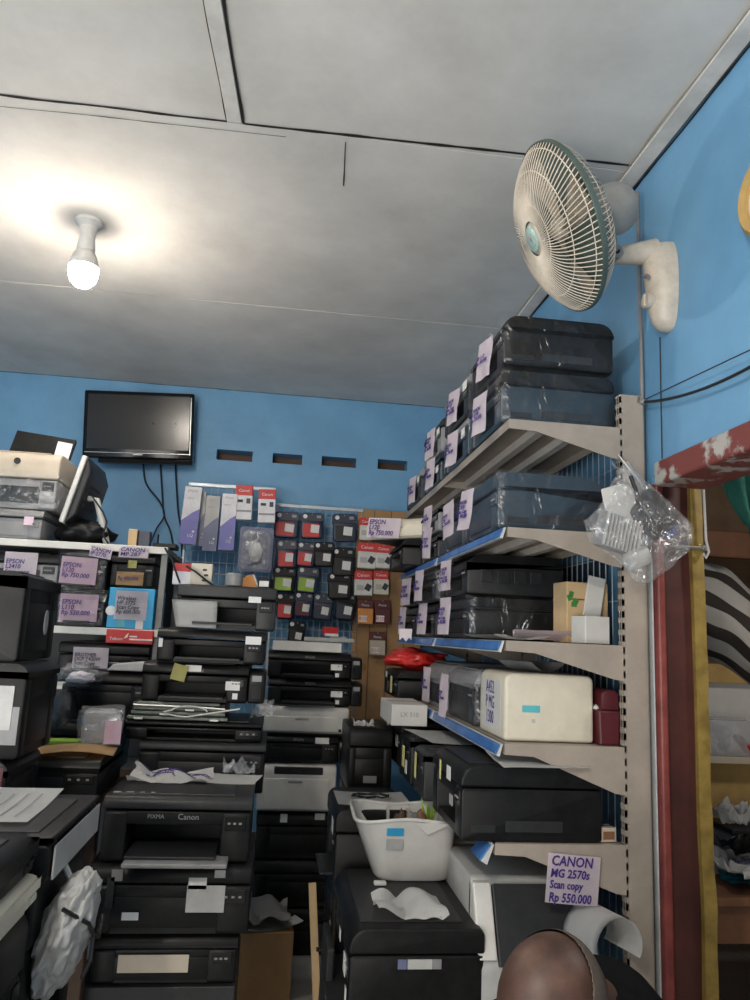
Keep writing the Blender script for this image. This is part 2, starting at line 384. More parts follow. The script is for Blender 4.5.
b = MB(); b.box((-.2445 - .067 * 1.7, .52, ZC - .004), (.046, 3.4, .006), .002, rot=(0, 0, -math.atan(.067))); struct('trim_5', b, 'batten')
jag('trim_6', ((-.2165 - .067 * 3.42, YF), (-.2165, 2.22)), .013, 'seam', z=ZC - .003, seed=6); jag('trim_7', ((-.271 - .067 * 3.42, YF), (-.271, 2.22)), .004, 'seam', seed=7)
jag('trim_8', ((-1.15, 2.285), (-.08, 2.262)), .004, 'seam', seed=8)
jag('trim_9', ((-1.75, 4.98), (-2.2, 3.9)), .012, 'batten', seed=9, th=.006)
# cove strips: pale board along the right wall, dark line at the back wall
b = MB(); b.box((XW - .035, 1.8, ZC - .012), (.055, 6.2, .01), .003, rot=(0, .12, 0)); struct('trim_10', b, 'batten')
jag('trim_11', ((XW - .006, YF), (XW - .006, YB)), .012, 'seam', z=ZC - .026, seed=11)
jag('trim_12', ((XW - .068, YF), (XW - .068, YB)), .008, 'shelfw', z=ZC - .004, seed=12)
jag('trim_13', ((XL, YB - .01), (XW, YB - .01)), .012, 'seam', seed=13)
# doorway in the right wall: red lintel, red reveal, yellow post
b = MB(); b.box((XW + .055, .89, 2.08), (.17, 2.5, .075), .008); struct('door_1_lintel', b, 'chip')
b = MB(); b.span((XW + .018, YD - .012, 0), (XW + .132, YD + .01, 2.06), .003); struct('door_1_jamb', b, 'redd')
b = MB(); b.prism(rprof(XW - .006, XW + .022, YD - .03, YD + .01, .010, .010, 0, 0, 4), 2, 0, 2.06); struct('door_1_architrave', b, 'redp')
b = MB(); b.span((XW - .0125, YD - .006, 0), (XW - .0075, YD + .03, 2.0), .002); struct('trim_14', b, 'railw')
def postfn(z0, z1, x0, x1, y0, y1, s):
    bb = MB(); N = 40
    pts = []
    t = bmesh.new(); rings = []
    for i in range(N + 1):
        z = z0 + (z1 - z0) * i / N; o = noise.noise_vector(V((z * 3, s, 0))) * .006; k = noise.noise(V((z * 9, s, 3))) * .004
        rings.append([t.verts.new((x + o.x + (k if x > x0 else 0), y + o.y, z)) for x, y in ((x0, y0), (x1, y0), (x1, y1), (x0, y1))])
    for A, B in zip(rings, rings[1:]):
        for k in range(4): t.faces.new((A[k], A[(k + 1) % 4], B[(k + 1) % 4], B[k]))
    t.faces.new(rings[0][::-1]); t.faces.new(rings[-1]); bb._merge(t); return bb
ypx = at(697, 700, YD).x
o = struct('door_1_frame_post', postfn(0, 2.06, ypx - .019, ypx + .019, YD - .03, YD + .03, 3), 'yel')
# vertical conduit on the blue wall above the doorway and two strands strung to it
tag(MB().tube([(XW - .014, 2.235, 1.9), (XW - .014, 2.235, 2.6), (XW - .016, 2.235, 3.1)], .007).build('conduit', 'grey', smooth=SM), 'thin grey conduit running up the blue wall behind the fan bracket', 'conduit')
def sag(a, b, s, n=14): return [a.lerp(b, k / n) - V((0, 0, s * 4 * (k / n) * (1 - k / n))) for k in range(n + 1)]
k0 = V((XW - .028, 2.2, 2.332))
e1 = atX(752, 366, XW - .03); e2 = atX(752, 349, XW - .03)
tag(MB().tube(sag(k0, e1, .02) + [e1 + (e1 - k0) * .5], .0045).build('power_cable', 'cable', smooth=SM), 'thick black cable sagging across the blue wall from the rack post', 'cable')
tag(MB().tube([k0 + V((0, 0, .006)), e2, e2 + (e2 - k0) * .5], .0018).build('wall_string', 'cable', smooth=SM), 'thin taut dark string crossing the blue wall above the thick cable', 'string')
kn = MB(); kn.lathe([(0, -.012), (.012, -.006), (.013, .004), (.006, .012), (0, .013)], 12, Matrix.Translation((XW - .03, 2.2, 2.332)))
kn.tube([(XW - .03, 2.2, 2.335), (XW - .05, 2.19, 2.35), (XW - .055, 2.185, 2.325)], .003)
tag(kn.build('cable_hook', 'grey', smooth=SM), 'small hook at the rack post top where cable and string are tied', 'hook')
# wooden rim of something round at the frame edge
ck = atX(773, 190, XW - .02)
t = thing('wall_clock', 'round wooden-rimmed disc high on the blue wall above the doorway', 'clock', ck, rot=(0, -PI / 2, 0))
MB().lathe([(.085, 0), (.085, .02), (.1, .028), (.112, .018), (.112, 0)], 48).build('rim', 'ochre', t, smooth=SM)
MB().lathe([(0, 0), (.086, 0), (.086, .008), (0, .008)], 48).build('face', 'cream', t, smooth=SM)

# ------------------------------------------------------------------ neighbouring room through the doorway
w = MB(); w.span((XW + .13, 4.2, 0), (5.2, 4.3, 2.7)); struct('wall_next_room_back', w, 'brownw')
w = MB(); w.span((5.1, YF, 0), (5.2, 4.2, 2.7)); struct('wall_next_room_side', w, 'brownw')
w = MB(); w.span((XW + .13, YF, 2.65), (5.2, 4.3, 2.75)); struct('ceiling_next_room', w, 'wooddk')
def P2(px, py, Y=3.0): return at(px, py, Y)
a = P2(702, 700, 3.3); b_ = P2(760, 752, 3.3)
t = thing('wall_cupboard', 'white board-backed shelf with an ochre top rail seen through the doorway', 'shelf', ((a.x + b_.x) / 2 + .1, 3.3, 0))
top = P2(725, 683, 3.3).z; bt = P2(725, 752, 3.3).z
MB().span((-.35, .03, bt), (.55, .05, top)).build('back_panel', 'white', t)
MB().span((-.35, -.02, top), (.55, .05, top + .085), .004).build('top_rail', 'ochre', t)
MB().span((-.35, -.14, bt - .03), (.55, .05, bt), .003).build('shelf_board', 'beige', t)
MB().span((-.35, .0, bt - .45), (.55, .05, bt - .03), .003).build('lower_panel', 'ochre', t)
MB().span((-.33, -.0, 0), (-.29, .05, bt - .4)).build('leg', 'wood', t); MB().span((.49, -.0, 0), (.53, .05, bt - .4)).build('leg', 'wood', t)
c = P2(728, 752, 3.2)
t = thing('plastic_tub', 'cloudy plastic tub of small parts on the white-backed shelf', 'tub', (c.x - .01, 3.22, bt))
MB().prism(rprof(-.105, .105, 0, .15, .02, .02, .004, .004), 1, -.05, .05, .01).build('tub_wall', 'tub', t, smooth=SM)
MB().lathe([(.1, .15), (.108, .153), (.108, .158), (.098, .158)], 24, Matrix.Diagonal((1, .55, 1, 1))).build('rim', 'tub', t, smooth=SM)
for k in range(7):
    MB().box((random.uniform(-.07, .07), random.uniform(-.02, .02), .02 + .012 * k), (.05, .03, .02), .004, rot=(random.random(), random.random(), random.random())).build('small_part', ['white', 'grey', 'lgrey'][k % 3], t)
c = P2(748, 750, 3.2)
tag(MB().lathe([(0, 0), (.03, .0), (.055, .03), (.062, .05), (.058, .05), (.03, .008), (0, .006)], 28).build('red_bowl', 'redb', None, (c.x + .03, 3.2, bt), smooth=SM), 'small red bowl beside the cloudy tub on the shelf', 'bowl')
# desk with clutter
dz = P2(730, 895, 2.7).z; dl = P2(706, 895, 2.7).x
t = thing('work_desk', 'brown wooden desk heaped with papers beyond the yellow doorpost', 'desk', (dl + .6, 2.95, 0))
MB().span((-.68, -.28, dz - .03), (.6, .28, dz), .004).build('desk_top', 'wood', t)
MB().span((-.66, -.26, 0), (-.60, .26, dz - .03), .003).build('side_panel', 'wood', t); MB().span((.52, -.26, 0), (.58, .26, dz - .03), .003).build('side_panel', 'wood', t)
MB().span((-.60, -.255, dz - .16), (.52, -.24, dz - .03), .003).build('apron', 'wood', t)
MB().span((-.40, -.258, dz - .5), (.52, -.2, dz - .16), .003).build('drawer_front', 'dark', t)
def nx(px, py, Y=2.85): p = at(px, py, Y); return p
p = nx(742, 868); crumple('crumpled_sheet', 'black and white crumpled printed sheets piled on the wooden desk', 'paper', 'paper', (p.x + .04, 2.8, dz + .045), .28, .3, .06, 3.3, freq=5, scrib=True)
crumple('teal_cover_sheet', 'teal plastic cover under the crumpled sheets on the wooden desk', 'cover', 'tealb', (p.x + .08, 2.78, dz + .004), .3, .3, .03, 6.3)
crumple('dark_rag', 'dark wrinkled rag among the sheets on the wooden desk', 'rag', 'black', (p.x + .05, 2.84, dz + .10), .2, .16, .06, 9.1)
p = nx(720, 845)
t = thing('grey_folder', 'pale grey folder leaning upright at the desk end beside the yellow post', 'folder', (p.x - .01, 2.93, dz), rot=(0, 0, .3))
MB().prism([(-.10, .0), (.12, .0), (-.10, .26)], 1, -.008, .008, .003).build('cover', 'lgrey', t)
MB().span((-.104, -.01, 0), (-.096, .01, .26)).build('spine', 'grey', t)
p = nx(740, 815, 3.1)
t = thing('desk_scanner', 'dark flat machine with papers on top at the back of the desk', 'scanner', (p.x + .1, 3.11, dz))
MB().prism(rprof(-.2, .2, 0, .13, .01, .01, .03, .03), 1, -.1, .1, .006).build('body', 'grey', t, smooth=SM); MB().span((-.2, -.11, .13), (.2, .1, .15), .004).build('lid', 'char', t)
MB().span((-.02, -.1025, .05), (.08, -.1, .09)).build('sticker', 'redb', t)
p = nx(737, 805, 3.05); crumple('torn_sheet', 'torn white sheet standing up behind the dark flat machine', 'paper', 'paper', (p.x + .02, 3.1, dz + .155), .16, .12, .09, 12.)
# striped cloth bundle
c0 = at(712, 570, 2.7); c1 = at(775, 690, 2.7)
def strip_mat():
    m = mat('striped_fabric', (.05, .04, .035), .85); nt = m.node_tree; b = nt.nodes['Principled BSDF']
    tc = nt.nodes.new('ShaderNodeUVMap'); wv = nt.nodes.new('ShaderNodeTexWave'); wv.inputs['Scale'].default_value = .62; wv.inputs['Distortion'].default_value = .6; wv.inputs['Detail'].default_value = 1
    wv.bands_direction = 'Y'
    cr = nt.nodes.new('ShaderNodeValToRGB'); cr.color_ramp.interpolation = 'CONSTANT'; cr.color_ramp.elements[0].color = (.045, .035, .03, 1); cr.color_ramp.elements[1].color = (.5, .48, .44, 1); cr.color_ramp.elements[1].position = .45
    nt.links.new(tc.outputs[0], wv.inputs['Vector']); nt.links.new(wv.outputs['Fac'], cr.inputs['Fac']); nt.links.new(cr.outputs['Color'], b.inputs['Base Color']); return m
SA, SB = at(700, 560, 2.72), at(790, 640, 2.72)
def cloth(u, v):
    # a sagging roll: stripes run along u, from the hook at upper left down to the lower right
    th = v * 1.5 * PI - .3
    px = 690 + 110 * u; py = 556 + 20 * u + 70 * u * u + (90 + 30 * u) * (.5 - .5 * math.cos(v * PI)) * (1.05 - .25 * u)
    Y = 2.72 - .22 * math.sin(v * PI) - .02 * noise.noise(V((u * 3, v * 9, 2)))
    return at(px, py + 5 * noise.noise(V((u * 4, v * 6, 0))), Y)
mb = MB(); mb.sheet(cloth, 24, 40, .006)
o = mb.build('hanging_cloth', strip_mat(), smooth=PI)
uv = o.data.uv_layers.new(name='UVMap')
# stripe coordinate: recover (u, v) from the grid order of the sheet
nvv = 41
for lp in o.data.loops:
    i = lp.vertex_index % (25 * 41); uv.data[lp.index].uv = ((i // nvv) / 24, (i % nvv) / 40 * 2.4)
tag(o, 'brown and white striped cloth hanging in a swag through the doorway', 'cloth')
gp = [at(716, 458, 2.4), at(770, 425, 2.4), at(775, 560, 2.5), at(745, 525, 2.45)]
def gcl(u, v):
    p = gp[0].lerp(gp[1], u).lerp(gp[3].lerp(gp[2], u), v); return p + V((0, .03 * math.sin(u * 14 + v * 3), 0))
tag(MB().sheet(gcl, 24, 10, .004).build('green_cloth', 'clothg', smooth=PI), 'dark green cloth draped under the red lintel in the doorway', 'cloth')
pb = at(730, 545, 3.6)
tag(MB().box((pb.x + .4, 3.6, pb.z), (1.6, .06, .14), .01).build('roof_plank', 'wood'), 'brown plank spanning the dark upper part of the next room', 'plank')
# steel hook on the yellow post
h0 = at(704, 480, YD - .04)
tag(MB().tube([at(703, 478, YD - .05), at(704, 500, YD - .05), at(706, 540, YD - .05), at(709, 552, YD - .05), at(706, 558, YD - .05), at(703, 553, YD - .05)], .004).build('hanging_wire', 'lgrey', smooth=SM), 'bent grey wire hanging beside the yellow doorpost', 'wire')
a = at(672, 546, YD - .04); b_ = at(704, 548, YD - .04)
tag(MB().tube([a, b_], .006).tube([b_ - V((.006, 0, 0)), b_ + V((.008, 0, 0))], .011).build('door_bolt', 'metal', smooth=SM), 'steel bolt crossing the top of the yellow doorpost', 'bolt')

# ================================================================== steel rack along the right wall
RY0, RY1 = 2.2, 4.14
XP0, XP1 = 1.042, 1.122            # uprights in X
rackt = thing('gondola_rack', 'tall beige steel shop rack with slotted posts and five bracketed shelves along the blue wall', 'shelving rack', (0, 0, 0))
def upright(y0, y1):
    b = MB(); b.span((XP0 + .006, y0, 0), (XP1, y0 + .004, 2.352)); b.span((XP0 + .006, y1 - .004, 0), (XP1, y1, 2.352)); b.span((XP1 - .004, y0, 0), (XP1, y1, 2.352))
    z = .02                                           # slotted front web: bars between the slots
    ym = (y0 + y1) / 2
    b.span((XP0, y0, 0), (XP0 + .008, y0 + .006, 2.352)); b.span((XP0, y1 - .006, 0), (XP0 + .008, y1, 2.352)); b.span((XP0, ym - .003, 0), (XP0 + .008, ym + .003, 2.352))
    while z < 2.35: b.span((XP0, y0, z), (XP0 + .008, y1, min(2.352, z + .02))); z += .036
    u = b.build('upright', 'rack', rackt)
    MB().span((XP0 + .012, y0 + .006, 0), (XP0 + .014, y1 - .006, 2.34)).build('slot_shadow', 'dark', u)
    return u
upright(RY0, RY0 + .032); upright(3.16, 3.192); upright(RY1 - .032, RY1)
SHELF = [(.665, 2.24), (.665, 1.897), (.665, 1.556), (.665, 1.260), (.64, .988), (.64, .56)]
for i, (xf, z) in enumerate(SHELF):
    for (ya, yb) in ((RY0 + .004, 3.17), (3.174, RY1 - .002)):
        b = MB(); b.span((xf + .012, ya, z - .004), (XP0 - .002, yb, z)); b.span((xf + .012, ya, z - .03), (xf + .016, yb, z)); b.span((XP0 - .006, ya, z - .03), (XP0 - .002, yb, z))
        sh = b.build('shelf', 'rack', rackt)
        r = MB()
        for xx in (xf + .13, xf + .25):
            r.prism([(xx - .022, z - .004), (xx - .014, z - .026), (xx + .014, z - .026), (xx + .022, z - .004)], 1, ya + .01, yb - .01)
        r.build('stiffener', 'rackhi', sh)
        if i in (1, 2, 3):
            rl = MB(); rl.prism([(xf + .008, z - .001), (xf + .002, z - .0015), (xf - .012, z - .034), (xf - .002, z - .036)], 1, ya, yb - .03); rl = rl.build('price_rail', 'railw', sh)
            MB().prism([(xf - .0005, z - .002), (xf - .0085, z - .006), (xf - .0135, z - .0275), (xf - .0125, z - .031)], 1, ya + .004, yb - .06).build('strip_insert', 'rail', rl)
        elif i == 4:
            rl = MB().prism([(xf + .008, z - .001), (xf + .002, z - .0015), (xf - .03, z - .045), (xf - .012, z - .055)], 1, ya - .01, ya + .10).build('price_rail', 'railw', sh)
            MB().prism([(xf - .001, z - .003), (xf - .009, z - .01), (xf - .0345, z - .041), (xf - .031, z - .046)], 1, ya - .006, ya + .09).build('strip_insert', 'rail', rl)
    for yb in (RY0, 3.17, RY1 - .006):
        hh = .105 if i < 3 else .135
        b = MB(); b.prism([(xf + .012, z), (XP0, z), (XP0, z - hh), (XP0 - .03, z - hh + .004), (xf + .10, z - .034), (xf + .012, z - .03)], 1, yb, yb + .004)
        b.build('bracket', 'rack', rackt)
bm_ = MB()
y = RY0 + .05
for k in range(38): bm_.tube([(XP1 - .02, y + k * .05, .3), (XP1 - .02, y + k * .05, 2.30)], .0022, 5)
for k in range(14): bm_.tube([(XP1 - .016, RY0 + .03, .35 + k * .15), (XP1 - .016, RY1 - .03, .35 + k * .15)], .0022, 5)
bm_.build('wire_back_panel', 'wire', rackt)
MB().span((XP1 + .001, RY0 + .3, 1.26), (XP1 + .006, RY0 + .78, 1.86)).build('added_dark_sheet', 'teal', rackt)  # dark sheet added to darken the wall behind this stretch of wire

# ---- printers on the rack: fronts face the aisle (-X)
RZ = -PI / 2
def rk(label, y0, w, d, h, z, xf=.67, **k):
    k.setdefault('tray', False); return printer(label, w, d, h, (xf + d / 2, y0 + w / 2, z), RZ, **k)
PT = dict(w=.105, h=.13)
def tg(x, z, body, d, tilt=0., w=.112, h=.14, rx=-.05, rz=.16, **k):
    return dict(rz=rz, loc=(x, -d / 2 - .018, z - .012), w=w, h=h, body=body, tilt=tilt, rx=rx, **k)
z1, z2, z3, z4, z5 = [s[1] + .002 for s in SHELF[:5]]
TX = ['CANON\nIP 2770\nRp 350.000', 'EPSON\nL120\nRp 750.000', 'CANON\nMP 237\nScan Copy\nRp 450.000', 'HP 1112\nRp 300.000', 'EPSON\nL310\nRp 900.000', 'CANON\nG 2010\nScan Copy\nRp 900.000']
ST = lambda w, h: [(-w * .36, h * .5, .05, .03, 'paper')]
# top shelf, in twos
rk('black film-wrapped printer at shelf level, near end of the top shelf', 2.256, .42, .38, .182, z1, xf=.668, wrapped=True, bm='teal', lm='black', side_plate=True, rf=.03, tags=[tg(.08, .075, TX[0], .375)])
rk('black printer in film topping the near stack of the top shelf, just below the fan', 2.256, .42, .375, .172, z1 + .198, xf=.674, wrapped=True, bm='black', side_plate=True, rf=.055, rr=.05, tags=[tg(.09, .07, TX[3], .36, .04)])
rk('dark slate printer at the foot of the second stack on the top shelf', 2.70, .42, .34, .165, z1, bm='teal', lm='grey', tags=[tg(.02, .08, TX[1], .34)], stickers=[(.15, .1, .05, .035, 'paper')])
rk('grey-fronted printer topping the second stack of the top shelf', 2.70, .42, .34, .165, z1 + .17, bm='char', lm='grey', tags=[tg(.02, .085, TX[2], .34, .05)], stickers=[(.16, .12, .06, .035, 'paper')])
rk('slate printer under the third stack of the top shelf, white sticker above its rail', 3.19, .40, .33, .13, z1, bm='teal', tags=[tg(.06, .07, TX[4], .33)], stickers=[(.15, .06, .05, .03, 'paper')])
rk('silver-edged printer topping the third stack of the top shelf', 3.19, .40, .33, .16, z1 + .135, bm='grey', lm='char', tags=[tg(.04, .08, TX[5], .33)], stickers=[(.15, .10, .055, .03, 'paper')])
rk('small slate printer alone at the far end of the top shelf', 3.66, .40, .33, .165, z1, bm='char', lm='grey', tags=[tg(.06, .08, TX[0], .33)], stickers=[(.15, .11, .05, .03, 'paper')])
# second shelf
rk('slate film-wrapped printer on the second shelf beside the hanging bag', 2.256, .42, .36, .182, z2, xf=.662, wrapped=True, bm='teal', lm='teal', rr=.08, rf=.01, side_plate=True, tags=[tg(-.02, .105, TX[5], .375, .06, rx=-.08)], open_slot=False, panel='teal')
rk('black printer with a slanted price paper, second along the second shelf', 2.68, .40, .34, .17, z2, bm='teal', lm='black', open_slot=False, panel='teal', wrapped=True, tags=[tg(.06, .12, TX[1], .34, -.15)])
rk('black printer with two stacked price papers, third along the second shelf', 3.195, .41, .33, .115, z2, bm='char', tags=[tg(.06, .092, TX[0], .33, .1)])
rk('grey-lidded printer lying on the third machine of the second shelf', 3.20, .40, .33, .12, z2 + .121, bm='grey', lm='char', tags=[tg(.04, .088, TX[3], .33, h=.11)])
rk('black printer under the cream one at the far end of the second shelf', 3.62, .44, .42, .13, z2, xf=.585, bm='black')
laser('cream laser printer with price paper at the far end of the second shelf', .42, .33, .11, (.54 + .145, 3.62 + .18, z2 + .132), -.75, bm='cream', rec=False, tags=[dict(loc=(-.08, -.185, .06), w=.20, h=.10, body='EPSON\nL120\nRp 750.000', tilt=.08)])
# third shelf: two-high, further in
rk('black printer with pink price paper at shelf level, near end of the third shelf rows', 2.62, .43, .37, .146, z3, bm='black', wrapped=True, tags=[tg(-.01, .093, TX[2], .37)])
rk('black tank printer with four side windows, upper near machine of the third shelf', 2.66, .42, .36, .145, z3 + .160, tanks=True, bm='char', lm='black', tags=[tg(-.06, .095, TX[5], .36, -.02, h=.12)], name='tank_printer', rf=.06)
rk('black printer at shelf level in the middle of the third shelf', 3.20, .42, .35, .146, z3, bm='black', tags=[tg(0, .093, TX[4], .35)])
rk('film-wrapped black printer lying on the middle machine of the third shelf', 3.20, .41, .35, .138, z3 + .152, bm='black', wrapped=True, tags=[tg(.0, .09, TX[4], .35)])
rk('black printer at shelf level on the third shelf directly above the red bag', 3.66, .42, .35, .146, z3, bm='char', tags=[tg(-.09, .093, TX[1], .35)])
rk('black printer with square price paper topping the far end of the third shelf', 3.66, .42, .35, .145, z3 + .150, bm='black', tags=[tg(0, .09, TX[0], .35, w=.15)])
# fourth shelf
t = thing('laser_printer', 'boxy cream printer with purple handwriting on its front, near end of the fourth shelf', 'printer', (.688 + .14, 2.245 + .14, z4), RZ)
MB().prism(rprof(-.14, .14, 0, .198, .012, .012, .02, .03, 6), 0, -.14, .14, .022, 4).build('body', 'cream', t, smooth=SM)
MB().span((-.10, -.1408, .02), (.10, -.1396, .17)).build('front_cover', 'white', t)
text('A452\nP MG\n1300', .056, 'ink', t, (-.012, -.1415, .10), name='handwriting', sx=.75)
MB().span((.1395, -.085, .085), (.1412, -.03, .105)).build('side_label', 'cyan', t)
MB().span((.1395, -.055, .055), (.1412, -.045, .066)).build('side_mark', 'lgrey', t)
for k in range(5): MB().span((-.06, .02 + k * .02, .1975), (.06, .026 + k * .02, .1992)).build('vent_slit', 'grey', t)
t = sheetpaper('grey curled sheet lying on the boxy cream printer', .14, .16, (.82, 2.39, z4 + .200), .4, .03, m='lgrey')
rk('dark grey printer in clear film, second along the fourth shelf', 2.60, .40, .34, .185, z4, xf=.69, bm='char', lm='grey', wrapped=True, open_slot=False, panel='char', rf=.06, tags=[tg(-.11, .09, TX[1], .34, .04, w=.075, h=.16)])
rk('silver-fronted printer, third along the fourth shelf beside the red bag', 3.08, .42, .33, .19, z4, xf=.70, bm='silver', lm='grey', rf=.07, open_slot=False, panel='char', tags=[tg(-.12, .10, TX[4], .33, w=.10, h=.15)], stickers=[(.13, .1, .06, .12, 'silver')])
rk('low black printer with yellow sticker under the red bag on the fourth shelf', 3.58, .44, .40, .13, z4, xf=.58, bm='black', stickers=[(.04, .06, .05, .08, 'yellow'), (-.13, .1, .04, .03, 'paper')])
# red carrier bag on that printer
def blob(name, m, c, r, seed, amp=.35, freq=3., label=None, cat=None, squash=1., parent=None, sub=4):
    t = bmesh.new(); bmesh.ops.create_icosphere(t, subdivisions=sub, radius=1)
    for v in t.verts:
        n = v.co.normalized(); k = 1 + amp * noise.noise(n * freq + V((seed, 0, 0))) + amp * .4 * noise.noise(n * freq * 3.1 + V((0, seed, 0)))
        v.co = V((n.x * r[0] * k, n.y * r[1] * k, max(-r[2], n.z * r[2] * k)))
    o = MB()._merge(t).build(name, m, parent, c, smooth=PI)
    return tag(o, label, cat) if label else o
blob('red_bag', 'red', (.70, 3.80, z4 + .131 + .05), (.15, .17, .05), 4.2, .42, 1.7, 'crumpled bright red plastic bag lying on the far end of the fourth shelf', 'bag')
p = at(406, 635, 3.55)
t = thing('shop_label', 'small torn white label hanging under the third shelf over the red bag', 'label', (p.x, 3.57, p.z)); MB().prism([(-.03, .028), (.032, .03), (.03, -.022), (.018, -.012), (.004, -.03), (-.012, -.012), (-.028, -.026)], 1, -.0006, .0006).build('paper', 'tag', t)
# fifth shelf
rk('large black printer with a white sheet on its lid, near end of the fifth shelf', 2.21, .40, .42, .205, z5, xf=.555, bm='black', rf=.05, side_plate=True, stickers=[(.05, .16, .05, .04, 'paper'), (.09, .09, .04, .03, 'lgrey'), (-.07, .15, .02, .06, 'yellow')])
sheetpaper('white sheet lying over the large black printer of the fifth shelf', .15, .27, (.79, 2.245, z5 + .218), 0, .004, rot=(0, .16, -1.48))
rk('narrow rounded black machine with yellow slip, second along the fifth shelf', 2.72, .19, .36, .165, z5, xf=.545, bm='char', open_slot=False, panel='char', rf=.03, split=.85, stickers=[(-.045, .10, .03, .09, 'yellow')])
rk('narrow rounded black machine with twisted yellow note, third along the fifth shelf', 2.99, .26, .36, .18, z5, xf=.545, bm='black', open_slot=False, panel='black', split=.85, stickers=[(-.01, .09, .05, .08, 'yellow'), (.06, .06, .04, .05, 'paper')])
rk('low black printer at the far end of the fifth shelf with pale stickers', 3.34, .55, .40, .20, z5, xf=.565, bm='black', stickers=[(.18, .11, .05, .05, 'lgrey'), (-.1, .13, .05, .05, 'paper')])
sheetpaper('white sheet lying across the narrow black machines of the fifth shelf', .36, .40, (.74, 2.98, z5 + .185), .1, .006)
t = carton('flat white carton lying over the black machines of the fifth shelf', .15, .34, .085, (.565, 3.33, z5 + .203), 0, 'white', 'flat_carton')
text('LX 310', .026, 'inkgrey', t, (-.0, -.1712, .045))
# small things on the near part of the third shelf
t = carton('small white carton standing near the rack post on the third shelf', .085, .09, .085, (.985, 2.31, z3), .12, 'white', 'small_carton')
t = carton('pale cardboard box standing at the rack post behind the small white carton', .15, .10, .20, (1.01, 2.45, z3), .1, 'ply', 'cardboard_box')
MB().span((-.072, -.0515, .14), (-.012, -.0505, .145)).build('print_mark', 'wood', t)
for k in range(4): MB().box((-.05 + .014 * (k % 2) - .008 * k, -.0515, .125 + .011 * k), (.02, .002, .016), .003, rot=(0, .6 * k, 0)).build('leaf_print', 'leaf', t)
p = at(603, 580, 2.36)
t = thing('white_flap_carton', 'slim white card leaning against the pale cardboard box', 'card', (1.02, 2.383, z3 + .086), rot=(-.05, .18, 0)); MB().span((-.03, -.004, 0), (.03, .004, .135), .002).build('card', 'white', t)
sheetpaper('lilac tissue sheet lying on the third shelf before the near printers', .16, .22, (.90, 2.47, z3 + .004), 1.3, .03, m='tag', name='tissue_sheet')
sheetpaper('white leaflet lying at the front edge of the third shelf', .15, .10, (.76, 2.31, z3 + .002), .1, .012)
sheetpaper('grey leaflet with printed lines at the front corner of the third shelf', .14, .2, (.735, 2.47, z3 + .002), .5, .01, m='lgrey', lines=5)
# dark red bulky thing behind the cream printer
t = thing('red_crate', 'dark red plastic crate behind the boxy cream printer next to the rack post', 'crate', (1.005, 2.29, z4))
MB().prism([(-.03, 0), (.032, 0), (.036, .10), (-.034, .10)], 1, -.07, .07, .006).build('tub', 'maroon', t); MB().prism(rprof(-.02, .036, .1, .16, 0, 0, .02, .02, 4), 1, -.06, .06, .006).build('cloth_load', 'maroon', t, smooth=SM)
for k in range(2): MB().lathe([(0, -.012), (.012, 0), (0, .012)], 12, Matrix.Translation((-.025, -.03 + .024 * k, .098 + .006))).build('white_ball', 'white', t, smooth=PI)
# small brown carton on the fifth shelf near the post, and film scraps
t = carton('tiny brown box of parts beside the large black printer on the fifth shelf', .05, .05, .04, (.997, 2.215 + .03, z5), .1, 'beige', 'parts_box'); MB().span((-.018, -.0258, .008), (.018, -.025, .03)).build('print', 'wood', t)
# base deck: pale printer facing out towards the shop door, rolled paper, hanging tag
z6 = SHELF[5][1] + .001
t = thing('flatbed_printer', 'pale grey-lidded printer with a dark sloping panel under the fifth shelf', 'printer', (.795, 2.42, z6))
MB().prism(rprof(-.22, .22, 0, .13, .01, .01, .01, .03), 0, -.185, .165, .012, 3).build('body', 'lgrey', t, smooth=SM)
MB().prism([(-.232, .112), (-.218, .105), (-.125, .29), (-.142, .298)], 0, -.128, .112, .004).build('glass_panel', 'char', t)
MB().prism([(-.222, .125), (-.10, .125), (-.10, .30), (-.142, .30)], 0, -.185, -.13, .006).build('side_column', 'white', t); MB().prism([(-.222, .125), (-.10, .125), (-.10, .30), (-.142, .30)], 0, .115, .165, .006).build('side_column', 'lgrey', t)
MB().prism(rprof(-.125, .22, .13, .31, .0, .0, .02, .03), 0, -.185, .165, .008).build('scanner_lid', 'lgrey', t, smooth=SM)
MB().span((-.11, -.232, .03), (.10, -.2195, .075), .006).build('front_tray', 'white', t, smooth=SM)
MB().prism(rprof(-.30, -.2, .012, .05, .006, .006, .006, .01), 0, -.12, .11, .004).build('paper_tray', 'lgrey', t, smooth=SM)
t = laser('cream tall printer standing behind the black ones below the fifth shelf', .30, .34, .30, (.545 + .20, 2.86, z6), RZ, bm='cream')
ro = thing('paper_roll', 'loosely curled white sheet standing on end beside the rack post', 'paper', (.955, 2.175, .60), rot=(PI / 2 - .05, 0, .2))
def rollf(u, v):
    a = -.5 + u * 4.3; r = .062 + .022 * u; return V((r * math.cos(a) , r * math.sin(a) + .10, -.06 + v * .16))
MB().sheet(rollf, 30, 6, .0008).build('sheet', 'paper', ro, loc=(0, .055, 0), smooth=PI)
p0, p1 = at(549, 853, 2.19), at(596, 905, 2.19)
t = thing('price_sign', 'lilac price sheet with purple handwriting taped to the bracket of the fifth shelf', 'sign', ((p0.x + p1.x) / 2, 2.188, (p0.z + p1.z) / 2), rot=(.03, .07, 0))
MB().sheet(lambda u, v: V(((u - .5) * .155, -.002 - .004 * math.sin(u * 3) , (v - .5) * .132)), 6, 6, .0006).build('paper', 'tag', t)
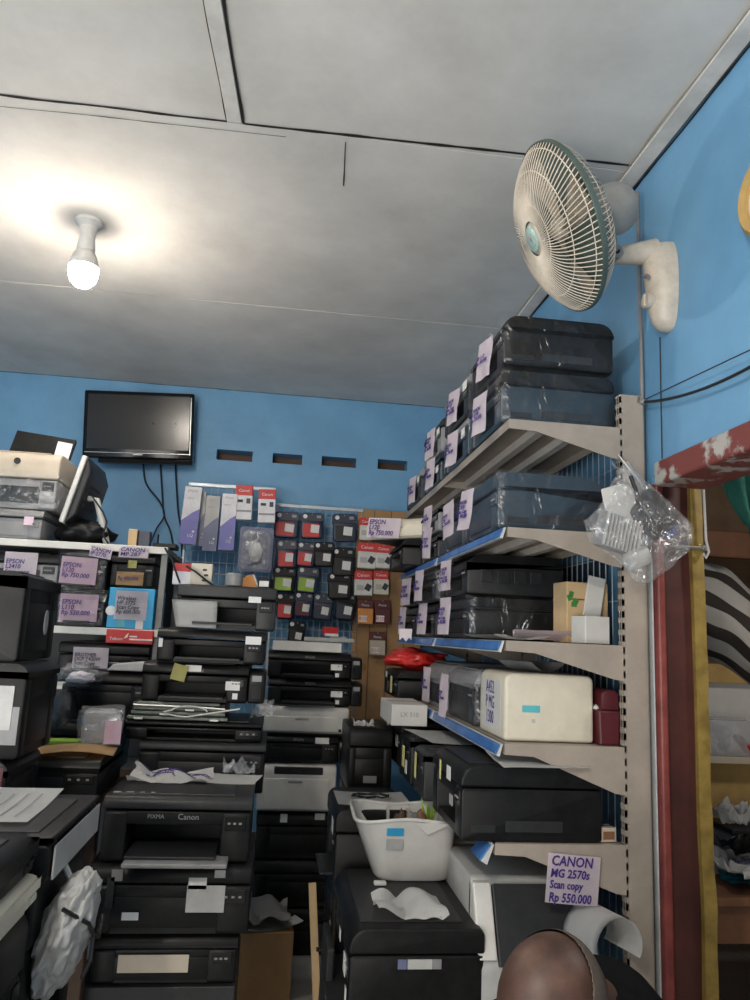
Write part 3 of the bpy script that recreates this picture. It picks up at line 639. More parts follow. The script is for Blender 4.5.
for (s, zz, sz, m) in (('CANON', .047, .038, 'ink'), ('MG 2570s', .014, .032, 'ink'), ('Scan copy', -.016, .03, 'ink'), ('Rp 550.000', -.05, .034, 'ink')):
    o = text(s, sz, m, t, (-.07, -.0085, zz), name='handwriting', align='LEFT', shear=.1, sx=.86 if len(s) < 9 else .8); o.data.offset = .0007
# hanging film bag with a fan cage / keyboard inside, on the near post
bp = at(640, 520, 2.10)
t = thing('hanging_bag', 'clear plastic bag of grey parts and wires hanging on the rack post', 'bag', (0, 0, 0))
q = lambda px, py, Y: at(px, py, Y)
def bagf(px, Y0, rx):
    pass
tm = bmesh.new(); bmesh.ops.create_icosphere(tm, subdivisions=5, radius=1)
out = [(612, 462, 10), (600, 490, 26), (598, 515, 36), (602, 540, 42), (618, 562, 34), (636, 580, 14)]
cA = at(633, 523, 2.08)
for v in tm.verts:
    n = v.co.normalized()
    zz = n.z                                             # 1 top .. -1 bottom
    f = (zz + 1) / 2
    wx = .155 * (1 - .72 * max(0, f - .45) / .55) * (math.sqrt(max(0, 1 - zz * zz)) * .75 + .25 * (1 - abs(zz)))
    wx *= 1 if f > .3 else (.55 + .45 * f / .3)
    k = 1 + .28 * noise.noise(n * 2.2 + V((3, 0, 0))) + .14 * noise.noise(n * 7 + V((0, 5, 0)))
    ln = math.hypot(n.x, n.y) or 1
    pl = .022 * math.sin(26 * math.atan2(n.y, n.x)) * f
    v.co = V((n.x / ln * wx * k * (1 + pl) - .05 * f * f + .02, n.y / ln * wx * .5 * k * (1 + pl), zz * .178 + .015 * noise.noise(n * 5)))
MB()._merge(tm).build('film', 'bag', t, cA + V((0, -.02, 0)), smooth=PI)
g = MB(); g.box((0, 0, 0), (.155, .03, .11), .012)
g = g.build('grey_housing', 'grey', t, cA + V((-.045, .0, -.035)), (.1, .18, .25), smooth=SM)
s = MB()
for k in range(10): s.box((-.060 + k * .0132, -.018, 0), (.005, .014, .098), .001)
s.build('grille', 'lgrey', g)
MB().prism(rprof(-.045, .06, -.05, .06, .01, .01, .04, .005), 1, -.004, .004, .002).build('white_cover', 'white', t, cA + V((-.055, -.02, .045)), (.15, -.32, .15), smooth=SM)
MB().box((0, 0, 0), (.13, .06, .11), .02).build('dark_housing', 'black', t, cA + V((.06, .0, .03)), (.2, .7, .1), smooth=SM)
MB().box((0, 0, 0), (.09, .04, .06), .02).build('pale_housing', 'lgrey', t, cA + V((.01, .0, -.105)), (.2, -.4, .1), smooth=SM)
cc = MB()
for k in range(5):
    c = cA + V((.105, -.015 + .008 * k, -.008 + .006 * k)); cc.tube([c + V((.028 * math.cos(a * .5) , .004 * a / 6, .028 * math.sin(a * .5))) for a in range(13)], .0022, 6, smooth=True)
cc.build('wire_coil', 'bluecable', t, smooth=SM)
MB().tube([cA + V((-.03, -.05, .13)), cA + V((-.01, -.06, .06)), cA + V((.02, -.055, .01)), cA + V((.035, -.05, -.03))], .006).build('black_lead', 'cable', t, smooth=SM)
MB().tube([at(612, 462, 2.19), at(616, 468, 2.17), cA + V((-.04, -.02, .155))], .004).build('tie', 'bag', t, smooth=SM)
tag(MB().tube([at(618, 455, 2.19), at(640, 482, 2.15), at(646, 492, 2.15)], .004).lathe([(0, -.012), (.011, -.006), (.011, .006), (0, .012)], 12, Matrix.Translation(at(647, 489, 2.148))).build('bag_hook', 'metal', smooth=SM), 'bright ball-ended hook on the post that carries the clear bag', 'hook')

# ================================================================== wall fan
n_ = (R @ V((-.92, -.37, .10))).normalized()
fc = at(560, 229, 2.0)
dcam = -(R.transposed() @ (fc - EYE)).z
FR = 83.5 * dcam / 750
zx = n_; up = (V((0, 0, 1)) - zx * zx.z).normalized(); yx = up; xx = yx.cross(zx)
FM = Matrix((xx, yx, zx)).transposed().to_4x4(); FM.translation = fc       # local +Z = where the fan blows
fan = thing('wall_fan', 'old cream wall fan with a green-rimmed wire guard, turned towards the aisle', 'fan', (XW, 2.07, 2.53))
FI = Matrix.Translation((XW, 2.07, 2.53)).inverted()
def fpart(mb, name, m, parent=None, smooth=SM):
    bmesh.ops.transform(mb.b, matrix=FI @ FM, verts=mb.b.verts); return mb.build(name, m, parent or fan, smooth=smooth)
rb = MB(); rb.lathe([(FR, -.009), (FR + .003, -.006), (FR + .003, .006), (FR, .009), (FR - .003, .005), (FR - .003, -.005), (FR, -.009)], 72)
rim = fpart(rb, 'rim_band', 'fangreen')
def spoke(rr, zz, a, tw, n=9):
    out = []
    for k in range(n + 1):
        t = k / n; r = rr[0] + (rr[1] - rr[0]) * t; z = zz(t); an = a + tw * t; out.append((r * math.cos(an), r * math.sin(an), z))
    return out
fg = MB()
for k in range(88): fg.tube(spoke((.052, FR), lambda t: .085 * (1 - t ** 2.6) + .004, 2 * PI * k / 88, .34), .0017, 5)
for r in (.40, .74, .94):
    zr = .085 * (1 - ((r * FR - .052) / (FR - .052)) ** 2.6) + .003
    fg.tube([(r * FR * math.cos(a * PI / 24), r * FR * math.sin(a * PI / 24), zr) for a in range(48)], .0017, 5, closed=True)
fpart(fg, 'front_guard', 'fanwire')
rg = MB()
for k in range(88): rg.tube(spoke((.06, FR), lambda t: -.075 * min(1, (1 - t ** 5) * 1.0) - .004, 2 * PI * k / 88, -.2), .00135, 5)
for r in (.45, .8, .97):
    zr = -.075 * (1 - r ** 5 * .98)
    rg.tube([(r * FR * math.cos(a * PI / 24), r * FR * math.sin(a * PI / 24), zr) for a in range(48)], .0017, 5, closed=True)
fpart(rg, 'rear_guard', 'fanwire')
bd = MB(); bd.lathe([(0, .094), (.03, .094), (.046, .088), (.054, .078), (.05, .074), (0, .074)], 40); hub = fpart(bd, 'hub_cap', 'fanw')
bd = MB(); bd.lathe([(0, .0965), (.036, .0962), (.040, .0935), (0, .0935)], 40); badge = fpart(bd, 'badge', 'badge', hub)
bd = MB(); bd.prism([(-.012, .022), (-.004, .024), (.012, -.022), (.004, -.024)], 2, .0955, .0972); bd.prism([(.008, .018), (.014, .012), (-.006, -.02), (-.012, -.014)], 2, .0955, .0972); fpart(bd, 'badge_mark', 'lgrey', badge)
for k in range(4):
    a0 = 2 * PI * k / 4 + .9
    def bl(u, v):
        r = .03 + (FR * .86 - .03) * u; wdt = (.45 + 1.25 * math.sin(min(1, u * 1.15) * PI * .62)) * .80
        an = a0 + (v - .5) * wdt + .30 * u; return V((r * math.cos(an), r * math.sin(an), -.012 + (v - .5) * .055 * (1 - .35 * u)))
    fpart(MB().sheet(bl, 14, 12, .0015), 'blade', 'fanblade', smooth=PI)
sp = MB(); sp.lathe([(0, .03), (.02, .028), (.034, .015), (.036, -.04), (0, -.04)], 24); fpart(sp, 'spinner', 'fanw')
mh = MB(); mh.lathe([(0, -.08), (.066, -.08), (.076, -.088), (.080, -.15), (.077, -.20), (.062, -.228), (.03, -.238), (0, -.239)], 40); mot = fpart(mh, 'motor_housing', 'fanback')
# swivel neck below the motor and arm to the wall
mp = FM @ V((0, -.066, -.125)); wb = V((XW - .045, 2.07, 2.785))
piv = at(613, 256, 2.08)
L = lambda p: FI @ p
nk = MB(); nk.tube([L(FM @ V((0, -.03, -.12))), L(mp), L(piv + V((0, 0, .012)))], [.03, .028, .022], 14); nk.tube([L(piv + V((0, -.03, 0))), L(piv + V((0, .03, 0)))], .022, 16)
nk = nk.build('swivel', 'fanback', fan, smooth=SM); MB().tube([L(piv + V((0, -.034, 0))), L(piv + V((0, -.028, 0)))], .008, 10).build('pivot_bolt', 'dark', nk)
ar = MB(); d = wb - piv
def arf(z0, z1): pass
pts = [L(piv.lerp(wb, k / 6)) for k in range(7)]
ar.tube(pts, [.026, .029, .032, .034, .036, .039, .042], 14)
ar.build('arm', 'fanw', fan, smooth=SM)
# wall base: a teardrop shell standing on the wall
bs = bmesh.new(); bmesh.ops.create_uvsphere(bs, u_segments=28, v_segments=20, radius=1)
for v in bs.verts:
    x, y, z = v.co; h = (z + 1) / 2
    wd = .042 + .018 * math.sin(min(1, h * 1.1) * PI * .8)
    dp = .060 + .030 * h
    k = (1 - abs(z) ** 5) ** .35 if abs(z) < 1 else 0
    ln = math.hypot(x, y) or 1
    v.co = V((-max(0, -x / ln * dp * k) , y / ln * wd * k, z * .148 + .138))
b0 = MB()._merge(bs); b0 = b0.build('wall_base', 'fanw', fan, loc=(-.001, 0, 0), smooth=SM)
kb = MB(); kb.tube([(-.085, -.005, .085), (-.062, -.005, .085)], .024, 24); kb.box((-.086, -.005, .085), (.008, .006, .04), .002); kb.build('speed_knob', 'fanw', fan, smooth=SM)
MB().tube([(-.083, -.03, .15), (-.084, -.02, .16), (-.086, -.005, .165)], .006, 8).build('pull_tab', 'grey', fan, smooth=SM)
MB().tube([(-.03, .01, .29), (-.045, 0, .298), (-.06, -.005, .29)], .004, 8).build('cord_loop', 'cable', fan, smooth=SM)
tag(MB().tube([(XW - .006, 2.125, 2.525), (XW - .005, 2.13, 2.3), (XW - .006, 2.13, 2.13)], .0018).build('fan_lead', 'cable', smooth=SM), 'hair-thin lead dropping from the fan base down the blue wall', 'cable')
# loose pale board corner behind the fan
p = [at(598, 187, 2.55), at(645, 160, 2.35), at(640, 182, 2.35), at(612, 190, 2.5)]
p = [V((q.x, q.y, min(q.z, ZC - .01))) for q in p]
struct('trim_15', MB().sheet(lambda u, v: p[0].lerp(p[1], u).lerp(p[3].lerp(p[2], u), v) + V((0, 0, .0)), 4, 4, .004), 'batten')

# ================================================================== bulb and holder
bb = V((-.872, 2.953, ZC))
t = thing('ceiling_lamp', 'glowing white bulb in a plain holder on the ceiling', 'lamp', bb)
MB().lathe([(.055, 0), (.055, -.012), (.034, -.03), (.03, -.075), (.034, -.10), (.036, -.125), (.03, -.135), (0, -.135)][::-1], 32).build('holder', 'socket', t, smooth=SM)
MB().lathe([(.0570, -.204), (.056, -.196), (.053, -.178), (.045, -.152), (.031, -.133), (0, -.133)][::-1], 32).build('bulb_base', 'socket', t, smooth=PI)
MB().lathe([(0, -.288), (.03, -.281), (.050, -.258), (.0575, -.23), (.0569, -.204), (0, -.204)], 32).build('bulb_dome', 'bulb', t, smooth=SM)

# ================================================================== wall TV with its leads
a, b_ = at(85, 391, 4.90), at(195, 395, 4.90); c, d_ = at(84, 457, 4.90), at(192, 461, 4.90)
ctr = (a + b_ + c + d_) / 4; tw = (b_ - a).length * .99; th = (a - c).length
t = thing('tv', 'black flat television hung on the blue wall beneath the ceiling', 'television', ctr, rot=(.10, -.045, 0))
MB().box((0, .0, 0), (tw, .05, th), .012, 3).build('cabinet', 'gloss', t, smooth=SM)
MB().box((.0, -.0262, .018), (tw - .05, .004, th - .085), .001).build('screen', 'screen', t)
MB().box((0, -.0265, -th / 2 + .037), (tw - .03, .003, .003)).build('bezel_line', 'silver', t)
MB().box((0, -.027, -th / 2 + .028), (.06, .002, .008)).build('maker_plate', 'silver', t)
MB().box((tw / 2 - .018, -.0265, .0), (.003, .003, th - .06)).build('bezel_edge', 'silver', t)
MB().span((-.15, .02, -.12), (.15, .06, .12), .005).build('wall_bracket', 'char', t)
MB().prism([(-.02, -th / 2 - .03), (.06, -th / 2 - .03), (.06, -th / 2 + .12), (.024, -th / 2 + .12)], 0, -tw * .36, tw * .5, .01).build('bottom_shell', 'gloss', t)
W = 4.99
for pts, lb in (([(143, 460), (146, 483), (160, 502), (164, 516), (157, 528), (151, 542)], 'black lead curving in from the TV to the small dark box on the shelf'),
                ([(160, 460), (162, 490), (164, 515), (170, 530), (173, 545)], 'black lead running straight down from the TV middle'),
                ([(175, 458), (176, 478), (178, 510), (181, 530), (182, 560)], 'black lead hanging from the TV corner beside the printed boxes')):
    P = [at(x, y, W - .004 * i) for i, (x, y) in enumerate(pts)]
    Q = []
    for i in range(len(P) - 1):
        a0 = P[max(0, i - 1)]; a3 = P[min(len(P) - 1, i + 2)]
        for k in range(6):
            s = k / 6; Q.append(.5 * ((2 * P[i]) + (P[i + 1] - a0) * s + (2 * a0 - 5 * P[i] + 4 * P[i + 1] - a3) * s * s + (3 * P[i] - a0 - 3 * P[i + 1] + a3) * s ** 3))
    Q.append(P[-1])
    tag(MB().tube(Q, .0055).build('tv_lead', 'cable', smooth=SM), lb, 'cable')

# ================================================================== shelves on the left, with stock
LY = 3.25                                  # front plane
zt = at(85, 543, LY).z
sx1 = at(168, 549, LY).x; sx0 = -1.55
sht = thing('shelving_unit', 'grey shelving unit with white-edged boards full of priced printers', 'shelving', ((sx0 + sx1) / 2, LY + .25, 0))
hw = (sx1 - sx0) / 2
MB().span((-hw, .252, .3), (hw, .258, zt - .02)).build('back_panel', 'shelfd', sht)  # dark panel added to darken the gaps between the machines
levels = [zt, at(100, 628, LY).z, at(110, 684, LY).z, .95, .45]
for i, z in enumerate(levels):
    ex = hw + (0 if i else 0)
    s = MB().span((-hw, -.235, z - .022), (ex, .25, z), .001).build('shelf_board', 'shelfg', sht)
    MB().span((-hw, -.25, z - .028), (ex, -.235, z + .002), .003).build('edge_strip', 'shelfw', s)
for x in (-hw + .02, hw - .014):
    for y in (-.22, .235): MB().span((x - .013, y - .012, 0), (x + .013, y + .012, zt - .022), .002).build('upright', 'shelfg', sht)
def fr(label, px0, px1, py0, py1, Y, d, kind='p', z=None, **k):
    """a front-facing machine whose front fills the pixel rectangle at depth Y; stands at z when given"""
    xm = (px0 + px1) / 2
    A, B = at(px0, (py0 + py1) / 2, Y), at(px1, (py0 + py1) / 2, Y)
    zb = at(xm, py1, Y).z if z is None else z
    zt_ = at(xm, py0, Y).z
    w, h = B.x - A.x, zt_ - zb
    if k.get('tank'): w -= .064; 
    ctrx = (A.x + B.x) / 2 - (.032 if k.get('tank') else 0)
    loc = (ctrx, Y + d / 2, zb)
    o = (printer if kind == 'p' else laser if kind == 'l' else carton)(label, w, d, h, loc, **({kk: vv for kk, vv in k.items()}))
    return o, zb + h
def ft(x, z, w, h, body, d, tilt=0., m='pinktag', **k): return dict(loc=(x, -d / 2 - .014, z), w=w, h=h, body=body, tilt=tilt, m=m, rx=.03, **k)
E0 = .001
# on top
_, zz = fr('slate grey printer with a pink sticker on top of the shelving', -28, 42, 508, 539, LY, .38, z=zt + E0 + .002, bm='grey', lm='grey', open_slot=False, panel='grey', rf=.03, stickers=[(.085, .075, .038, .036, 'pinktag')])
o, zz2 = fr('slate printer in loose clear film with a beige top cover, stacked on the grey one', -30, 58, 450, 507, LY + .02, .40, z=zz + .004, bm='grey', lm='beige', open_slot=False, panel='char', split=.52, rf=.05, rr=.05)
sz = o.children[0]
wrap(o, .40, .41, (zz2 - zz) * .55, .014, seed=4.4, amp=.016)
MB().lathe([(0, 0), (.014, 0), (.014, .003), (0, .003)], 24, Matrix.Translation((.005, -.2055, (zz2 - zz) * .80)) @ Matrix.Rotation(PI / 2, 4, 'X')).build('round_emblem', 'char', o)
p0, p1 = at(10, 455, LY + .3), at(70, 440, LY + .3)
t = thing('laptop', 'closed dark laptop standing tilted behind the beige-covered printer', 'laptop', ((p0.x + p1.x) / 2, LY + .28, zz2 + .002 - .02), rot=(1.25, .10, 0))
MB().box((0, .07, 0), (.27, .2, .014), .005).build('base', 'char', t); MB().box((0, .07, .012), (.27, .2, .008), .003).build('lid', 'black', t)
p = at(64, 450, LY + .2); t = thing('white_card', 'white card propped at the corner of the beige cover', 'card', (p.x, LY + .17, p.z - .045), rot=(-.12, .12, 0)); MB().span((-.032, -.001, 0), (.032, .001, .075)).build('card', 'paper', t)
# edge-on monitor
m0, m1 = at(61, 521, LY + .05), at(85, 455, LY + .05)
ml = (m1 - m0).length; ang = math.atan2(m1.x - m0.x, m1.z - m0.z)
t = thing('monitor', 'flat monitor with a white edge leaning on its side on the shelving', 'monitor', m0 + V((.0, 0, -.006)), rot=(0, ang, 0))
MB().box((.008, .15, ml / 2), (.022, .36, ml), .006, 3).build('bezel', 'white', t, smooth=SM)
MB().prism([(.02, 0), (.055, .05), (.055, ml - .06), (.02, ml)], 1, -.02, .32, .012, 3).build('back_shell', 'char', t, smooth=SM)
for k in range(4): MB().span((.054, .02, ml * .3 + .03 * k), (.058, .2, ml * .3 + .012 + .03 * k)).build('vent_slot', 'dark', t)
s0, s1 = at(97, 500, LY + .1), at(107, 541, LY + .1)
MB().tube([V(( .06, .06, ml * .45)), t.matrix_basis.inverted() @ s0, t.matrix_basis.inverted() @ V((s1.x, s1.y, zt + .012))], .014, 10).build('stand_arm', 'lgrey', t, smooth=SM)
blob('black_bag', 'black', ((m0.x + s1.x) / 2 - .01, LY + .14, zt + .055), (.12, .09, .055), 8.8, .3, 2.2, 'black plastic bundle under the leaning monitor on the shelving', 'bundle')
P = [at(x, y, LY + .05) for x, y in ((92, 496), (103, 512), (107, 522), (103, 535), (108, 543), (112, 556), (118, 553))]
tag(MB().tube(P, .004).build('monitor_lead', 'cable', smooth=SM), 'black lead looping from the leaning monitor over the white shelf edge', 'cable')
# small boxes on the top board
_, _z = fr('small tan carton among leads at the end of the top shelving board', 128, 137, 529, 545, LY + .05, .05, 'c', z=zt + .003, m='ply', name='small_carton')
_, _z = fr('small dark blue adapter box beside the tan carton on the top board', 138, 150, 531, 545, LY + .06, .05, 'c', z=zt + .003, m='navy', name='adapter_box')
t = thing('router', 'flat black router at the end of the white-edged top board', 'router', (at(160, 540, LY).x + .01, LY + .12, zt + .003))
MB().box((0, 0, .012), (.10, .09, .022), .005).build('case', 'black', t); MB().tube([(-.045, .04, .02), (-.045, .045, .07)], .004).build('aerial', 'black', t)
# tier under the top board
zA = levels[1] + .003; zBt = levels[2] + .003
_, zz = fr('printer in film behind the purple-priced pink paper, shelf tier with the cyan carton', 58, 104, 592, 621, LY + .01, .36, z=zA, bm='char', wrapped=True, tags=[ft(0, .075, .15, .11, 'EPSON\nL110\nRp 520.000', .36)])
fr('film-wrapped printer with a pale pink price paper stacked above the purple-priced one', 58, 106, 554, 590, LY + .02, .36, z=zz + .006, bm='black', wrapped=True, tags=[ft(-.005, .08, .145, .11, 'EPSON\nL120\nRp 750.000', .36, .03), ft(.075, .16, .09, .045, 'CANON\nIP 2770', .36, .15, m='tag')])
_, zz = fr('grey printer on the lower tier beneath the one with the large pink paper', -34, 57, 588, 625, LY + .02, .36, z=zA, bm='char')
fr('slate printer with a large pink price paper under the grey-stickered one', -34, 58, 552, 588, LY + .02, .36, z=zz + .003, bm='grey', lm='char', tags=[ft(.035, .085, .13, .12, 'EPSON\nL2410\nScan copy', .36, m='tag')], open_slot=False, panel='char')
o, zz = fr('bright cyan printer carton with a price sheet on its front', 108, 154, 588, 625, LY, .30, 'c', z=zA, m='blueb', name='printer_carton')
price_tag(o, (.0, -.153, .095), .13, .12, 'Wireless\nHP 3775\nScan Copy\nRp 600.000', m='tag', inkm='inkblack'); MB().span((.025, -.1515, .0), (.055, -.1495, .04)).build('print_patch', 'paper', o); MB().span((-.05, -.1515, .005), (-.02, -.1495, .05)).build('print_patch', 'cyan', o); MB().lathe([(0, 0), (.02, 0), (.02, .002), (0, .002)], 20, Matrix.Translation((-.08, -.1495, .07)) @ Matrix.Rotation(PI / 2, 4, 'X')).build('print_disc', 'inkwhite', o)
fr('black printer with yellow and manila notes on top of the cyan carton', 111, 154, 554, 587, LY, .30, z=zz + .003, bm='black', open_slot=False, panel='black', tags=[ft(.0, .145, .12, .045, 'CANON\nMP 287', .30, m='tag'), ft(.0, .095, .035, .032, '', .30, m='yellow'), ft(-.005, .035, .11, .055, 'Rp 450.000', .30, m='orange')])
_, zz = fr('wide black printer with a four-line price paper on the lowest visible shelf', 58, 149, 643, 676, LY + .01, .38, z=zBt, bm='black', rf=.02, open_slot=False, panel='gloss', tags=[ft(-.05, .085, .14, .11, 'BROTHER\nDCP T420W\nScan Copy\nRp 1.350.000', .38, m='tag', inkm='inkblack')])
t, _z = fr('flat red carton with white lettering below the cyan carton', 106, 153, 630, 641, LY - .02, .2, 'c', z=zz + .002, m='redb', name='flat_carton')
text('Telkom', .017, 'inkwhite', t, (-.052, -.102, .018)); MB().prism([(-.022, .02), (-.008, .026), (-.004, .044), (-.012, .036)], 1, -.102, -.1).build('swoosh_mark', 'inkwhite', t)
MB().span((.0, -.1015, .027), (.03, -.1, .032)).span((.0, -.1015, .015), (.092, -.1, .021)).build('slogan_line', 'inkwhite', t)

# ================================================================== peg grids on the back wall with hanging packs
def grid(label, px0, px1, py0, z0, Y, nx, nz, solid=None, name='peg_grid'):
    A, B = at(px0, py0, Y), at(px1, py0, Y); w = B.x - A.x; zt_ = (A.z + B.z) / 2
    t = thing(name, label, 'display grid', ((A.x + B.x) / 2, Y, z0)); h = zt_ - z0
    if solid: MB().span((-w / 2, .004, 0), (w / 2, .012, h), .002).build('board', solid, t)
    if solid != 'kraft':
        b = MB()
        for k in range(nx + 1): b.tube([(-w / 2 + w * k / nx, 0, 0), (-w / 2 + w * k / nx, 0, h)], .003, 5)
        for k in range(nz + 1): b.tube([(-w / 2, 0, h * k / nz), (w / 2, 0, h * k / nz)], .003, 5)
        b.build('wire_grid', 'wire', t)
        b = MB(); b.span((-w / 2 - .01, -.01, h - .012), (w / 2 + .01, .01, h + .012), .003); b.span((-w / 2 - .01, -.01, 0), (-w / 2 + .006, .01, h), .003); b.build('top_rail', 'wire', t)
    else:
        b = MB()
        for k in range(1, 4): b.span((-w / 2 + w * k / 4 - .002, .001, 0), (-w / 2 + w * k / 4 + .002, .0045, h))
        b.build('board_joint', 'wooddk', t)
    return t
GY = 4.9
grid('wire display grid with tall violet printed boxes hung below the ventilation slots', 190, 275, 487, 1.05, 4.78, 12, 20)
grid('wide wire grid full of dark cartridge packs on the back wall', 278, 362, 508, .9, GY, 14, 24)
grid('brown board panel carrying the red-headed cartridge packs beside the rack', 358, 425, 511, .9, GY, 4, 4, solid='kraft', name='peg_board')
def hook(t, x, z, L=.03): MB().tube([(x, .04, z), (x, -L, z)], .0028, 6).build('hanger', 'wire', t, smooth=SM)
def pack(label, px0, px1, py0, py1, Y, style, tilt=0., main='navy', accent='redb', spx=.5, group='cartridge packs'):
    A, B = at(px0, (py0 + py1) / 2, Y), at(px1, (py0 + py1) / 2, Y); w = B.x - A.x
    zt_, zb = at((px0 + px1) / 2, py0, Y).z, at((px0 + px1) / 2, py1, Y).z; h = zt_ - zb
    if style == 'twin': w *= 1.1; zb -= h * .1; h *= 1.14
    t = thing('cartridge_pack' if style != 'ribbon' else 'ribbon_box', label, 'ink cartridge' if style != 'ribbon' else 'box', ((A.x + B.x) / 2, Y, zb), rot=(0, tilt, 0), group=group)
    if style == 'twin':      # black twin pack: card top with disc emblem, coloured body, white price sticker
        MB().prism(rprof(-w / 2, w / 2, h * .62, h, .004, .004, .02, .02, 4), 1, -.012, .006, .004).build('header_card', main, t)
        MB().prism(rprof(-w * .47, w * .47, 0, h * .66, .022, .022, .006, .006, 4), 1, -.045, .004, .008, 3).build('blister', main, t, smooth=SM)
        MB().span((-w * .40, -.0475, h * .06), (w * .30, -.044, h * .56), .003).build('colour_panel', accent, t)
        MB().lathe([(0, 0), (.014, 0), (.014, .002), (0, .002)], 18, Matrix.Translation((-w * .3, -.0125, h * .86)) @ Matrix.Rotation(PI / 2, 4, 'X')).build('round_emblem', 'inkwhite', t)
        MB().box((w * .12 + w * (spx - .5), -.0495, h * .36), (w * .36, .002, h * .3), rot=(0, .1, 0)).build('price_sticker', 'paper', t)
        MB().span((w * .2, -.0125, h * .80), (w * .38, -.0115, h * .9)).build('card_print', 'inkgrey', t)
        hook(t, 0, h * .93)
    elif style == 'canon':   # red header, pale box with a printed bird
        MB().prism(rprof(-w / 2, w / 2, h * .62, h, 0, 0, .006, .006, 3), 1, -.02, .004, .002).build('header_card', accent, t)
        MB().span((-w * .5, -.05, h * .0), (w * .5, .002, h * .64), .005).build('carton', main, t)
        MB().box((w * .25, -.051, h * .33), (w * .32, .002, h * .26), rot=(0, .5, 0)).build('print_mark', 'inkblack', t); MB().span((-w * .38, -.051, h * .2), (w * .02, -.0496, h * .42)).build('print_panel', 'lgrey', t)
        text('Canon', w * .26, 'inkwhite', t, (0, -.0206, h * .82)); hook(t, 0, h * .95)
    elif style == 'warm':
        MB().span((-w * .5, -.012, h * .62), (w * .5, .004, h), .003).build('header_card', 'maroon', t); MB().span((-w * .48, -.04, 0), (w * .48, .004, h * .64), .004).build('carton', main, t)
        MB().span((-w * .40, -.042, h * .08), (w * .1, -.0395, h * .34)).build('number_panel', 'inkwhite', t); text('810', w * .34, 'redb', t, (-w * .15, -.0425, h * .2)); text('Pixma', w * .2, 'inkwhite', t, (0, -.0128, h * .78)); hook(t, 0, h * .95)
    elif style == 'box':     # red-topped small carton
        MB().span((-w / 2, -.06, 0), (w / 2, .002, h * .72), .003).build('carton', main, t); MB().span((-w / 2, -.062, h * .70), (w / 2, .003, h), .003).build('header_card', accent, t)
        MB().span((-w * .36, -.0612, h * .5), (-w * .05, -.0598, h * .58)).build('print_mark', 'inkblack', t); MB().span((w * .15, -.0612, h * .47), (w * .38, -.0598, h * .62)).build('print_panel', 'navy', t)
        MB().span((-w * .46, -.0612, h * .22), (w * .46, -.0598, h * .28)).build('print_band', 'inkgrey', t); text('Canon', w * .24, 'inkwhite', t, (0, -.0628, h * .84)); hook(t, 0, h * .95)
    elif style == 'ribbon':
        o = MB().span((-w / 2, -.05, 0), (w / 2, .002, h), .002).build('carton', main, t)
        MB().prism([(-w * .5, h * .12), (w * .5, h * .12), (w * .5, h * .62), (w * .1, h * .55), (-w * .5, h * .40)], 1, -.0515, -.0495).build('colour_wave', accent, t)
        MB().span((-w * .5, -.0514, .0), (w * .5, -.0497, h * .13)).build('colour_foot', accent, t)
        text('EPSON', w * .22, 'inkgrey', t, (-w * .02, -.0508, h * .92), sx=.85); text('ribbon', w * .17, 'inkgrey', t, (-w * .12, -.0508, h * .80)); text('LQ', w * .26, 'inkwhite', t, (w * .12, -.0526, h * .15))
        MB().box((w * .26, -.0522, h * .22), (w * .13, .0014, w * .13), rot=(0, .78, 0)).build('print_diamond', 'inkwhite', t); hook(t, 0, h * .97)
    return t
def _ribbonmat():
    m = mat('violet_fade', (.12, .12, .45), .4); return m
M['violet'] = mat('violet_print', (.13, .13, .46), .4, var=.15, scale=10); M['duskblue'] = mat('dusk_blue_print', (.13, .15, .26), .45, var=.15); M['palebox'] = mat('pale_box', (.74, .73, .77), .5)
RG = 'tall ribbon boxes on the wire grid'
pack('tall white and violet box hanging lowest-tilted at the outer edge of the wire grid', 182, 199, 488, 545, 4.68, 'ribbon', .03, 'palebox', 'violet', group=RG)
pack('narrow tall box half hidden behind the tilted violet one', 200, 206, 493, 547, 4.74, 'ribbon', -.02, 'lgrey', 'duskblue', group=RG)
pack('tall duller grey-blue box in the middle of the three on the grid', 205, 219, 497, 552, 4.70, 'ribbon', .0, 'lgrey', 'duskblue', group=RG)
pack('tall white and violet box next to the red-topped carton', 221, 236, 495, 551, 4.68, 'ribbon', .0, 'palebox', 'violet', group=RG)
BG = 'red-topped cartons on the wire grid'
pack('pale carton with red top beside the tall violet boxes', 236, 253, 487, 521, 4.70, 'box', -.02, 'palebox', 'redb', group=BG)
pack('pale carton with red top hanging at the inner end of the wire grid', 259, 276, 491, 524, 4.70, 'box', -.03, 'palebox', 'redb', group=BG)
# clear blister with a mouse-like gadget
A, B = at(238, 560, 4.70), at(272, 560, 4.70)
t = thing('blister_pack', 'large clear blister with a pale round gadget below the red-topped cartons', 'pack', ((A.x + B.x) / 2, 4.70, at(255, 572, 4.70).z)); w = B.x - A.x; h = at(255, 527, 4.70).z - at(255, 572, 4.70).z
MB().prism(rprof(-w / 2, w / 2, 0, h, .02, .02, .02, .02, 4), 1, -.004, .004).build('back_card', 'duskblue', t); MB().prism(rprof(-w * .44, w * .44, .01, h - .02, .03, .03, .05, .05, 5), 1, -.05, -.004, .015, 3).build('blister', 'bag', t, smooth=SM)
bt_ = bmesh.new(); bmesh.ops.create_uvsphere(bt_, u_segments=20, v_segments=12, radius=.5); bmesh.ops.scale(bt_, vec=(w * .42, .04, h * .5), verts=bt_.verts); MB()._merge(bt_).build('gadget', 'lgrey', t, loc=(0, -.025, h * .45), smooth=PI); MB().tube([(0, -.03, h * .6), (.01, -.03, h * .75), (0, -.03, h * .88)], .006).build('gadget_lead', 'lgrey', t, smooth=SM); hook(t, 0, h * .97)
